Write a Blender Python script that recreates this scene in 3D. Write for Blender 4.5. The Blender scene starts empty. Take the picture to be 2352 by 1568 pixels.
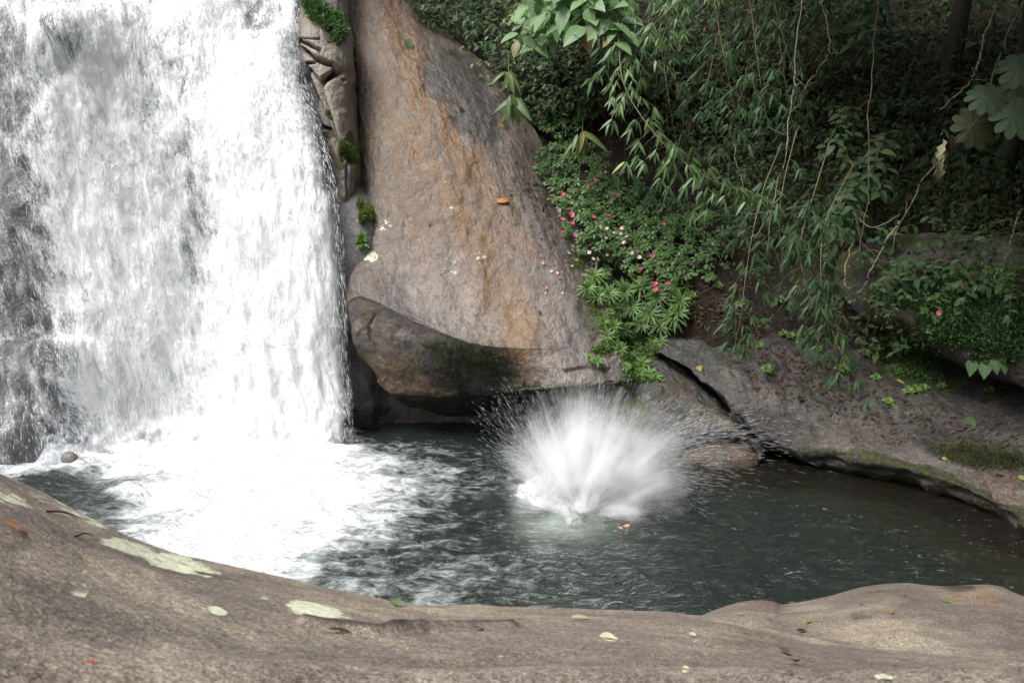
import bpy, math, random
import numpy as np
from mathutils import Vector
from mathutils.bvhtree import BVHTree

scene = bpy.context.scene
COL = scene.collection
PI = math.pi

# ------------------------------------------------------------------ camera
F = 2259.0                     # focal length in pixels of the 2352 x 1568 photograph view
PITCH = math.radians(9.6)
SP, CP = math.sin(PITCH), math.cos(PITCH)
CAM = np.array([0.0, 0.0, 3.5])
cam_d = bpy.data.cameras.new("camera")
cam_d.sensor_width = 22.3
cam_d.lens = 22.3 * F / 2352
cam_d.clip_start = 0.05
cam_d.clip_end = 500
cam_d.dof.use_dof = True
cam_d.dof.focus_distance = 11.5
cam_d.dof.aperture_fstop = 5.6
cam = bpy.data.objects.new("camera", cam_d)
cam.location = CAM
cam.rotation_euler = (PI / 2 - PITCH, 0, 0)
COL.objects.link(cam)
scene.camera = cam

# ------------------------------------------------------------------ sky, soft sun, exposure
SUN_EL, SUN_ROT = math.radians(56), math.radians(232)
world = bpy.data.worlds.new("World")
scene.world = world
world.use_nodes = True
wn = world.node_tree
wn.nodes.clear()
w_out = wn.nodes.new("ShaderNodeOutputWorld")
w_bg = wn.nodes.new("ShaderNodeBackground")
w_sky = wn.nodes.new("ShaderNodeTexSky")
w_sky.sky_type = 'NISHITA'
w_sky.sun_disc = False
w_sky.sun_elevation = SUN_EL
w_sky.sun_rotation = SUN_ROT
w_sky.air_density = 1.0
w_sky.dust_density = 6.0
w_sky.ozone_density = 1.0
w_hs = wn.nodes.new("ShaderNodeHueSaturation")
w_hs.inputs["Saturation"].default_value = 0.22      # overcast: a nearly white sky
w_bg.inputs["Strength"].default_value = 0.075
wn.links.new(w_sky.outputs[0], w_hs.inputs["Color"])
wn.links.new(w_hs.outputs[0], w_bg.inputs["Color"])
wn.links.new(w_bg.outputs[0], w_out.inputs["Surface"])

sun_d = bpy.data.lights.new("sun", 'SUN')
sun_d.energy = 1.5
sun_d.angle = math.radians(25)
sun_d.color = (1.0, 0.98, 0.95)
sun = bpy.data.objects.new("sun", sun_d)
COL.objects.link(sun)
_az = SUN_ROT
_sd = Vector((math.sin(_az) * math.cos(SUN_EL), math.cos(_az) * math.cos(SUN_EL), math.sin(SUN_EL)))
sun.rotation_euler = _sd.to_track_quat('Z', 'Y').to_euler()

scene.view_settings.view_transform = 'Standard'
scene.view_settings.look = 'None'
scene.view_settings.gamma = 1.0
scene.view_settings.exposure = 1.48
scene.view_settings.use_curve_mapping = False
scene.render.engine = 'CYCLES'
scene.cycles.max_bounces = 6
scene.cycles.diffuse_bounces = 3
scene.cycles.glossy_bounces = 3
scene.cycles.transparent_max_bounces = 12
scene.cycles.volume_bounces = 4
scene.cycles.volume_step_rate = 1.0
scene.cycles.volume_max_steps = 64
scene.cycles.caustics_reflective = False
scene.cycles.caustics_refractive = False
scene.cycles.use_denoising = True

# ------------------------------------------------------------------ rays
def ray(px, py):
    px = np.asarray(px, float); py = np.asarray(py, float)
    u = (784 - py) / F
    return np.stack([(px - 1176) / F, CP + SP * u, -SP + CP * u], -1)

def P(px, py, Y):
    """The point on the line of sight of a photograph pixel that lies Y metres ahead."""
    d = ray(px, py)
    Y = np.asarray(Y, float)
    return CAM + d * (Y / d[..., 1])[..., None]

def PZ(px, py, z=0.0):
    d = ray(px, py)
    return CAM + d * ((z - CAM[2]) / d[..., 2])[..., None]

def proj(p):
    v = p - CAM
    f = v[..., 1] * CP - v[..., 2] * SP
    u = v[..., 1] * SP + v[..., 2] * CP
    return 1176 + F * v[..., 0] / f, 784 - F * u / f

# ------------------------------------------------------------------ noise
def _hash(ix, iy, iz, seed):
    h = (ix.astype(np.int64) * 374761393 + iy.astype(np.int64) * 668265263 + iz.astype(np.int64) * 2147483647 + seed * 974634777) & 0xFFFFFFFF
    h = ((h ^ (h >> 13)) * 1274126177) & 0xFFFFFFFF
    h = ((h ^ (h >> 16)) * 2246822519) & 0xFFFFFFFF
    return ((h ^ (h >> 15)) & 0xFFFFFF) / float(0xFFFFFF)

def vnoise(p, seed=0):
    i = np.floor(p).astype(np.int64)
    f = p - i
    u = f * f * f * (f * (f * 6 - 15) + 10)
    r = 0
    for dx in (0, 1):
        for dy in (0, 1):
            for dz in (0, 1):
                w = (u[..., 0] if dx else 1 - u[..., 0]) * (u[..., 1] if dy else 1 - u[..., 1]) * (u[..., 2] if dz else 1 - u[..., 2])
                r = r + w * _hash(i[..., 0] + dx, i[..., 1] + dy, i[..., 2] + dz, seed)
    return r * 2 - 1

def fbm(p, octv=4, seed=0, gain=0.5):
    r, a, t = 0, 1.0, 0
    for o in range(octv):
        r = r + a * vnoise(p * (2.03 ** o) + 17.3 * o, seed + o)
        t += a
        a *= gain
    return r / t

def sstep(a, b, x):
    t = np.clip((x - a) / (b - a), 0, 1)
    return t * t * (3 - 2 * t)

# ------------------------------------------------------------------ mesh helpers
def mesh_np(name, V, quads=None, tris=None, mat=None, attrs=None, smooth=True, parent=None, uv=None):
    me = bpy.data.meshes.new(name)
    V = np.asarray(V, np.float32)
    me.vertices.add(len(V))
    me.vertices.foreach_set("co", V.ravel())
    idx, starts, n = [], [], 0
    if quads is not None and len(quads):
        q = np.asarray(quads, np.int32)
        idx.append(q.ravel()); starts.append(np.arange(len(q)) * 4); n += q.size
    if tris is not None and len(tris):
        t = np.asarray(tris, np.int32)
        idx.append(t.ravel()); starts.append(n + np.arange(len(t)) * 3); n += t.size
    idx = np.concatenate(idx).astype(np.int32); starts = np.concatenate(starts).astype(np.int32)
    me.loops.add(len(idx))
    me.loops.foreach_set("vertex_index", idx)
    me.polygons.add(len(starts))
    me.polygons.foreach_set("loop_start", starts)
    me.update(calc_edges=True)
    me.validate()
    if smooth:
        me.polygons.foreach_set("use_smooth", np.ones(len(me.polygons), bool))
    for k, a in (attrs or {}).items():
        a = np.asarray(a, np.float32)
        if a.ndim == 1:
            at = me.attributes.new(k, 'FLOAT', 'POINT'); at.data.foreach_set("value", a)
        else:
            at = me.attributes.new(k, 'FLOAT_VECTOR', 'POINT'); at.data.foreach_set("vector", a.ravel())
    if mat is not None:
        me.materials.append(mat)
    ob = bpy.data.objects.new(name, me)
    COL.objects.link(ob)
    if parent is not None:
        ob.parent = parent
    return ob

def tag(o, label=None, cat=None, group=None, kind=None):
    if label: o["label"] = label
    if cat: o["category"] = cat
    if group: o["group"] = group
    if kind: o["kind"] = kind
    return o

def empty(name, loc, label, cat, group=None):
    o = bpy.data.objects.new(name, None)
    o.empty_display_size = 0.1
    o.location = loc
    COL.objects.link(o)
    return tag(o, label, cat, group)

def cr(ctrl, n):
    """Catmull-Rom along axis 0 of a control net, n samples."""
    m = ctrl.shape[0]
    c = np.concatenate([2 * ctrl[:1] - ctrl[1:2], ctrl, 2 * ctrl[-1:] - ctrl[-2:-1]], 0)
    s = np.linspace(0, m - 1, n)
    i = np.minimum(s.astype(int), m - 2)
    t = (s - i).reshape((-1,) + (1,) * (ctrl.ndim - 1))
    p0, p1, p2, p3 = c[i], c[i + 1], c[i + 2], c[i + 3]
    return 0.5 * (2 * p1 + (p2 - p0) * t + (2 * p0 - 5 * p1 + 4 * p2 - p3) * t * t + (3 * p1 - p0 - 3 * p2 + p3) * t ** 3)

def net(ctrl, nr, nc):
    a = cr(np.asarray(ctrl, float), nr)
    return cr(a.transpose(1, 0, 2), nc).transpose(1, 0, 2)

def pnet(rows):
    """rows of (px, py, Y) -> control net in metres"""
    a = np.array(rows, float)
    return P(a[..., 0], a[..., 1], a[..., 2])

def gnormals(V):
    du = np.gradient(V, axis=1); dv = np.gradient(V, axis=0)
    n = np.cross(du, dv)
    n /= np.linalg.norm(n, axis=-1, keepdims=True) + 1e-9
    c = V - CAM
    if (n * c).sum(-1).mean() > 0:
        n = -n
    return n

def gquads(nr, nc):
    r, c = np.meshgrid(np.arange(nr - 1), np.arange(nc - 1), indexing='ij')
    a = r * nc + c
    return np.stack([a, a + 1, a + nc + 1, a + nc], -1).reshape(-1, 4)

SURF = {}
def grid_obj(name, V, mat, attrs=None, flip=False, parent=None, surf=None):
    nr, nc = V.shape[:2]
    q = gquads(nr, nc)
    n = np.cross(V[1:, :-1] - V[:-1, :-1], V[:-1, 1:] - V[:-1, :-1]).reshape(-1, 3)
    if (n * (V[:-1, :-1].reshape(-1, 3) - CAM)).sum(-1).mean() < 0:
        q = q[:, ::-1]
    o = mesh_np(name, V.reshape(-1, 3), q, None, mat, {k: a.reshape(-1) if a.ndim == 2 else a.reshape(-1, 3) for k, a in (attrs or {}).items()}, parent=parent)
    if surf:
        SURF[surf] = BVHTree.FromPolygons([tuple(v) for v in V.reshape(-1, 3)[:]], q.tolist())
    return o

def polydist(px, py, pts):
    d = np.full(px.shape, 1e9)
    for (x0, y0), (x1, y1) in zip(pts[:-1], pts[1:]):
        dx, dy = x1 - x0, y1 - y0
        t = np.clip(((px - x0) * dx + (py - y0) * dy) / (dx * dx + dy * dy + 1e-9), 0, 1)
        d = np.minimum(d, np.hypot(px - x0 - t * dx, py - y0 - t * dy))
    return d

def blobs(px, py, lst):
    r = np.zeros(px.shape)
    for b in lst:
        cx, cy, rx, ry = b[:4]
        a = math.radians(b[4]) if len(b) > 4 else 0
        w = b[5] if len(b) > 5 else 1.0
        x, y = px - cx, py - cy
        u = (x * math.cos(a) + y * math.sin(a)) / rx
        v = (-x * math.sin(a) + y * math.cos(a)) / ry
        r = np.maximum(r, w * np.clip(1.5 - 0.75 * (u * u + v * v) , 0, 1))
    return r

def hit(px, py, names=None):
    d = ray(px, py); d = d / np.linalg.norm(d)
    best = None
    for k, b in SURF.items():
        if names and k not in names: continue
        r = b.ray_cast(Vector(CAM), Vector(d))
        if r[0] is not None and (best is None or r[3] < best[2]):
            n = Vector(r[1])
            if n.dot(Vector(d)) > 0: n = -n
            best = (np.array(r[0]), np.array(n), r[3])
    return best

# ------------------------------------------------------------------ material helpers
class M:
    def __init__(self, name):
        self.m = bpy.data.materials.new(name)
        self.m.use_nodes = True
        self.t = self.m.node_tree
        self.t.nodes.clear()
        self.out = self.t.nodes.new("ShaderNodeOutputMaterial")
    def link(self, s, inp):
        if isinstance(s, (int, float)): inp.default_value = s
        elif isinstance(s, tuple): inp.default_value = s if len(s) == 4 or inp.type == 'VECTOR' else s + (1.0,)
        else: self.t.links.new(s, inp)
    def n(self, typ, out=0, props=None, **inp):
        nd = self.t.nodes.new("ShaderNode" + typ)
        for k, v in (props or {}).items(): setattr(nd, k, v)
        for k, v in inp.items():
            key = int(k[1:]) if k[0] == '_' else k.replace('_', ' ')
            self.link(v, nd.inputs[key])
        return nd.outputs[out]
    def math(self, op, a, b=0.0, c=0.0, clamp=False):
        return self.n("Math", 0, {"operation": op, "use_clamp": clamp}, _0=a, _1=b, _2=c)
    def mix(self, f, a, b, blend='MIX'):
        nd = self.t.nodes.new("ShaderNodeMix"); nd.data_type = 'RGBA'; nd.blend_type = blend; nd.clamp_factor = True
        self.link(f, nd.inputs[0]); self.link(a, nd.inputs[6]); self.link(b, nd.inputs[7])
        return nd.outputs[2]
    def attr(self, name, out=2):
        nd = self.t.nodes.new("ShaderNodeAttribute"); nd.attribute_name = name
        return nd.outputs[out]
    def ramp(self, f, a, b, c0=0.0, c1=1.0):
        nd = self.t.nodes.new("ShaderNodeMapRange"); nd.interpolation_type = 'SMOOTHSTEP'
        self.link(f, nd.inputs[0]); self.link(a, nd.inputs[1]); self.link(b, nd.inputs[2]); self.link(c0, nd.inputs[3]); self.link(c1, nd.inputs[4])
        return nd.outputs[0]
    def noise(self, vec, scale, detail=3.0, rough=0.55, dist=0.0):
        return self.n("TexNoise", 0, None, Vector=vec, Scale=scale, Detail=detail, Roughness=rough, Distortion=dist)
    def vmul(self, v, s):
        return self.n("VectorMath", 0, {"operation": 'MULTIPLY'}, _0=v, _1=s)
    def vadd(self, v, s):
        return self.n("VectorMath", 0, {"operation": 'ADD'}, _0=v, _1=s)
    def bump(self, h, strength, dist, nrm=None):
        nd = self.t.nodes.new("ShaderNodeBump")
        nd.inputs["Strength"].default_value = strength
        nd.inputs["Distance"].default_value = dist
        self.link(h, nd.inputs["Height"])
        if nrm is not None: self.link(nrm, nd.inputs["Normal"])
        return nd.outputs[0]
    def done(self, sh):
        self.t.links.new(sh, self.out.inputs["Surface"])
        return self.m

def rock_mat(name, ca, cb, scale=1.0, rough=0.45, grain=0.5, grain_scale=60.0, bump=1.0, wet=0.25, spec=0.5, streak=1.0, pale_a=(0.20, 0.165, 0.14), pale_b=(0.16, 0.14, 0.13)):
    m = M(name)
    co = m.n("TexCoord", 3)
    st = m.attr("flow", 1)                       # (across, down-slope, 0) in metres
    big = m.noise(co, 0.9 * scale, 5, 0.6, 0.4)
    mid = m.noise(co, 5.0 * scale, 6, 0.65, 0.3)
    fine = m.noise(co, grain_scale, 3, 0.7)
    fine2 = m.noise(co, grain_scale * 0.35, 4, 0.7)
    strk = m.noise(m.vmul(st, (9.0, 0.9, 1.0)), 1.0, 5, 0.65, 0.2)
    strk2 = m.noise(m.vmul(st, (38.0, 3.2, 1.0)), 1.0, 4, 0.7, 0.3)
    base = m.mix(m.ramp(big, 0.35, 0.65), ca, cb)
    base = m.mix(m.ramp(mid, 0.3, 0.75, 0.0, 0.55), base, tuple(x * 0.62 for x in ca))
    g = m.ramp(fine, 0.3, 0.7, 1.0 - grain * 0.5, 1.0 + grain * 0.5)
    g2 = m.ramp(fine2, 0.3, 0.7, 1.0 - grain * 0.3, 1.0 + grain * 0.3)
    g = m.math('MULTIPLY', g, g2)
    gs = m.n("CombineColor", 0, None, Red=g, Green=g, Blue=g)
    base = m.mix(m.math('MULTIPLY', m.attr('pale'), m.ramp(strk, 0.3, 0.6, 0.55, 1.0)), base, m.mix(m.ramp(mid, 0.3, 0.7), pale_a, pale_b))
    # rust
    ru = m.attr("rust")
    rf = m.math('MULTIPLY', ru, m.math('ADD', m.ramp(strk, 0.35, 0.6, 0.25, 1.0), m.ramp(strk2, 0.45, 0.7, 0.0, 0.5)), clamp=True)
    base = m.mix(m.math('MULTIPLY', rf, 0.92), base, m.mix(m.ramp(strk2, 0.35, 0.65), (0.110, 0.052, 0.013), (0.165, 0.090, 0.032)))
    # fine down-slope streaks
    base = m.mix(m.ramp(strk2, 0.5, 0.75, 0.0, 0.3 * streak), base, tuple(x * 0.55 for x in cb))
    base = m.mix(1.0, base, gs, 'MULTIPLY')
    # dark algae and wet stain, plus shade painted on undersides
    da = m.attr("dark")
    df = m.ramp(m.math('ADD', da, m.math('MULTIPLY', m.math('SUBTRACT', m.noise(co, 3.5, 6, 0.7), 0.5), 0.9)), 0.3, 0.75)
    base = m.mix(m.math('MULTIPLY', df, 0.88), base, m.mix(m.ramp(mid, 0.35, 0.65), (0.022, 0.02, 0.018), (0.055, 0.05, 0.045)))
    # lichen
    li = m.attr("lichen")
    ln = m.noise(co, 14.0, 5, 0.7)
    lf = m.ramp(m.math('ADD', li, m.math('MULTIPLY', m.math('SUBTRACT', m.math('ADD', m.math('MULTIPLY', ln, 0.65), m.math('MULTIPLY', m.noise(co, 55.0, 4, 0.75), 0.35)), 0.5), 2.2)), 0.5, 0.66)
    lc = m.mix(m.ramp(fine2, 0.35, 0.65), (0.44, 0.46, 0.32), (0.62, 0.63, 0.49))
    base = m.mix(m.math('MULTIPLY', lf, m.ramp(fine, 0.2, 0.5, 0.6, 0.95)), base, lc)
    # moss film
    mo = m.attr("moss")
    mf = m.ramp(m.math('ADD', mo, m.math('MULTIPLY', m.math('SUBTRACT', m.noise(co, 9.0, 6, 0.7), 0.5), 1.1)), 0.4, 0.65)
    mc = m.mix(m.ramp(m.noise(co, 22.0, 5, 0.7), 0.35, 0.65), (0.018, 0.022, 0.006), (0.075, 0.085, 0.014))
    base = m.mix(m.math('MULTIPLY', mf, 0.9), base, mc)
    we = m.attr("wet")
    ro = m.math('SUBTRACT', m.ramp(mid, 0.3, 0.7, rough - 0.06, rough + 0.10), m.math('MULTIPLY', we, wet))
    ro = m.math('ADD', ro, m.math('MULTIPLY', m.math('MAXIMUM', lf, mf), 0.35), clamp=True)
    pit = m.n('TexVoronoi', 0, None, Vector=co, Scale=grain_scale * .22, Randomness=1.0)
    pf = m.math('MULTIPLY', m.ramp(pit, 0.10, 0.24, 1.0, 0.0), m.ramp(mid, 0.45, 0.6))
    base = m.mix(m.math('MULTIPLY', pf, 0.45), base, tuple(x * 0.3 for x in cb))
    b1 = m.bump(mid, 0.6 * bump, 0.10)
    b2 = m.bump(strk2, 0.5 * bump * streak, 0.02, b1)
    b3 = m.bump(m.math('ADD', fine2, m.math('MULTIPLY', fine, 0.6)), 0.5 * bump, 0.012, b2)
    b4 = m.bump(m.math('MULTIPLY', mf, m.noise(co, 60.0, 3, 0.7)), 0.7, 0.04, b3)
    sh = m.n("BsdfPrincipled", 0, None, Base_Color=base, Roughness=ro, Normal=b4, Specular_IOR_Level=spec)
    return m.done(sh)

def rock_attrs(V, px, py, rust=None, dark=None, moss=None, lichen=None, wet=None, pale=None):
    z = np.zeros(px.shape)
    nr, nc = px.shape
    du = np.zeros(px.shape); dv = np.zeros(px.shape)
    du[:, 1:] = np.cumsum(np.linalg.norm(V[:, 1:] - V[:, :-1], axis=-1), 1)
    dv[1:, :] = np.cumsum(np.linalg.norm(V[1:] - V[:-1], axis=-1), 0)
    uc = du.mean(0)[None, :] + z
    vc = dv.mean(1)[:, None] + z
    warp = fbm(V * 0.6, 3, 7) * 0.25
    f = np.stack([uc + warp, vc, z], -1)
    pick = lambda a: z + a if a is not None else z
    return {"flow": f, "rust": pick(rust), "dark": pick(dark), "moss": pick(moss), "lichen": pick(lichen), "wet": pick(wet), "pale": pick(pale)}

def ridged(p, octv=4, seed=0):
    r, a, t = 0, 1.0, 0
    for o in range(octv):
        r = r + a * (1 - np.abs(vnoise(p * 2.1 ** o + 9.1 * o, seed + o)) * 2)
        t += a; a *= 0.5
    return r / t

def rebase(o):
    """put a single-mesh thing's origin at its base"""
    me = o.data
    n = len(me.vertices)
    a = np.empty(n * 3, np.float32); me.vertices.foreach_get("co", a); a = a.reshape(-1, 3)
    c = np.array([a[:, 0].mean(), a[:, 1].mean(), a[:, 2].min()], np.float32)
    a -= c
    me.vertices.foreach_set("co", a.ravel()); me.update()
    o.location = [float(x) + float(y) for x, y in zip(o.location, c)]
    return o

# ------------------------------------------------------------------ materials of the setting
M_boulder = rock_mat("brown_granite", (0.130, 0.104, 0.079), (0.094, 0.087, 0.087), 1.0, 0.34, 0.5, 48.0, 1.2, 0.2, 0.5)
M_outcrop = rock_mat("split_granite", (0.245, 0.21, 0.17), (0.19, 0.165, 0.145), 1.5, 0.45, 0.4, 70.0, 1.0, 0.2, 0.5)
M_ledge = rock_mat("weathered_granite", (0.178, 0.147, 0.121), (0.128, 0.109, 0.094), 1.2, 0.75, 1.35, 190.0, 0.5, 0.1, 0.2, streak=0.05, pale_a=(0.33, 0.285, 0.215), pale_b=(0.27, 0.225, 0.17))
M_slab = rock_mat("grey_slab_rock", (0.092, 0.088, 0.078), (0.056, 0.055, 0.052), 1.6, 0.5, 0.8, 45.0, 1.5, 0.15, 0.4)
M_cliff = rock_mat("wet_grey_rock", (0.150, 0.142, 0.143), (0.105, 0.10, 0.101), 1.2, 0.42, 0.5, 50.0, 1.0, 0.12, 0.5)
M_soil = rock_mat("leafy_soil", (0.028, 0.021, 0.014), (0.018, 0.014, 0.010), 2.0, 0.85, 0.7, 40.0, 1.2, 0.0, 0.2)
M_bed = rock_mat("pool_bed_stone", (0.16, 0.115, 0.07), (0.11, 0.085, 0.055), 1.5, 0.8, 0.6, 30.0, 1.0, 0.0, 0.2)

# ------------------------------------------------------------------ cliff (behind the fall, and the dark wall in the recess)
def build_cliff():
    px = [-900, -350, -120, 0, 95, 220, 330, 450, 580, 690, 770, 850, 950, 1200, 1500]
    rows = {
        -500: [17, 16.6, 16.4, 16.2, 16.2, 16.4, 16.6, 17.0, 17.4, 17.4, 17.6, 18, 18, 19, 20],
        -200: [14.6, 14.5, 14.4, 14.3, 14.3, 14.8, 15.2, 15.6, 16.2, 16.2, 16.4, 17, 17, 18, 19],
        0: [13.8, 13.7, 13.5, 13.35, 13.3, 13.6, 14.2, 14.5, 15.3, 15.0, 15.6, 16, 16.5, 17, 18],
        70: [13.6, 13.5, 13.3, 13.15, 13.05, 13.3, 13.8, 14.1, 14.7, 14.4, 15.2, 15.6, 16, 16.5, 17.5],
        140: [13.4, 13.3, 13.1, 13.0, 12.95, 13.3, 13.6, 13.85, 14.1, 13.9, 14.8, 15.2, 15.6, 16, 17],
        300: [13.1, 13.0, 12.9, 12.85, 12.9, 13.25, 13.35, 13.45, 13.6, 13.7, 14.2, 14.8, 15, 15.6, 16.5],
        480: [12.8, 12.8, 12.7, 12.65, 12.8, 13.1, 13.2, 13.25, 13.35, 13.4, 13.3, 13.5, 14.5, 15, 16],
        760: [12.4, 12.4, 12.4, 12.4, 12.55, 12.82, 12.98, 13.1, 13.2, 13.2, 13.15, 13.4, 14.0, 14.4, 15.2],
        800: [11.9, 12.0, 12.05, 12.05, 12.2, 12.74, 12.95, 13.05, 13.15, 13.2, 13.15, 13.4, 13.95, 14.2, 14.8],
        940: [11.5, 11.6, 11.65, 11.7, 11.9, 12.55, 12.85, 12.95, 13.1, 13.15, 13.1, 13.3, 13.7, 13.8, 14.2],
        1060: [11.2, 11.3, 11.4, 11.45, 11.75, 12.4, 12.8, 12.9, 13.05, 13.3, 13.4, 13.45, 13.6, 13.7, 14.0],
        1300: [11.0, 11.1, 11.2, 11.3, 11.6, 12.3, 12.7, 12.85, 13.0, 13.2, 13.3, 13.4, 13.5, 13.6, 13.9],
    }
    ctrl = pnet([[(x, y, Y + (3.0 if x > 840 and y < 480 else 0.5 if x > 860 and y == 480 else 0)) for x, Y in zip(px, v)] for y, v in rows.items()])
    V = net(ctrl, 340, 420)
    a, b = proj(V)
    n = gnormals(V)
    d = fbm(V * np.array([0.9, 0.9, 0.7]), 5, 11) * 0.16 + fbm(V * np.array([3.5, 3.5, 2.2]), 4, 12) * 0.045
    d += 0.2 * np.exp(-((a - 140) / 60) ** 2 - ((b - 80) / 55) ** 2)
    d = d * (1 - 0.5 * sstep(700, 760, a) * 0)
    V2 = V + n * d[..., None]
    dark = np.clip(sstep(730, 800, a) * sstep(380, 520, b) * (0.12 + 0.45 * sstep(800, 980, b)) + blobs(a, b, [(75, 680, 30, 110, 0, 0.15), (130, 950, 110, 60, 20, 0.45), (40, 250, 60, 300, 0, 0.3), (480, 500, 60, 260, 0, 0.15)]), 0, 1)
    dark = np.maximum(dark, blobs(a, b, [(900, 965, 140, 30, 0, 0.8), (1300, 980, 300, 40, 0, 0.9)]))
    moss = blobs(a, b, [(140, 80, 70, 60, 0, 0.5)])
    wet = np.ones(a.shape)
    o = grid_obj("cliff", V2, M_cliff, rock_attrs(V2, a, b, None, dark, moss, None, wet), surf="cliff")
    tag(o, "dark wet rock wall behind the waterfall and under the brown boulder", kind="structure")
build_cliff()

# ------------------------------------------------------------------ hillside
def build_hill():
    px = [850, 1150, 1400, 1700, 2000, 2400, 3100]
    rows = [(-900, [27] * 7),
            (-450, [24, 24, 23.5, 23, 22, 20.5, 18]),
            (0, [18.6, 17.1, 16.9, 17.0, 16.6, 15.8, 14.2]),
            (300, [17.2, 15.5, 15.8, 16.3, 15.5, 14.2, 12.6]),
            (600, [15.8, 14.4, 13.8, 14.0, 13.7, 12.7, 11.5]),
            (750, [15.4, 14.6, 13.5, 13.25, 13.1, 12.3, 11.0]),
            (880, [15.2, 14.3, 13.2, 13.0, 12.9, 12.1, 10.9]),
            (1050, [15.0, 14.2, 13.1, 12.95, 12.8, 12.0, 10.9])]
    V = net(pnet([[(x, y, Y) for x, Y in zip(px, v)] for y, v in rows]), 160, 220)
    n = gnormals(V)
    V2 = V + n * (fbm(V * 0.8, 5, 31) * 0.22 + fbm(V * 4, 3, 32) * 0.04)[..., None]
    a, b = proj(V)
    o = grid_obj("hillside", V2, M_soil, rock_attrs(V2, a, b, None, None, blobs(a, b, [(1950, 640, 300, 200, 0, .3)]), None, None), surf="hill")
    tag(o, "steep dark forest floor behind the pool, covered in undergrowth", kind="structure")
build_hill()

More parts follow.
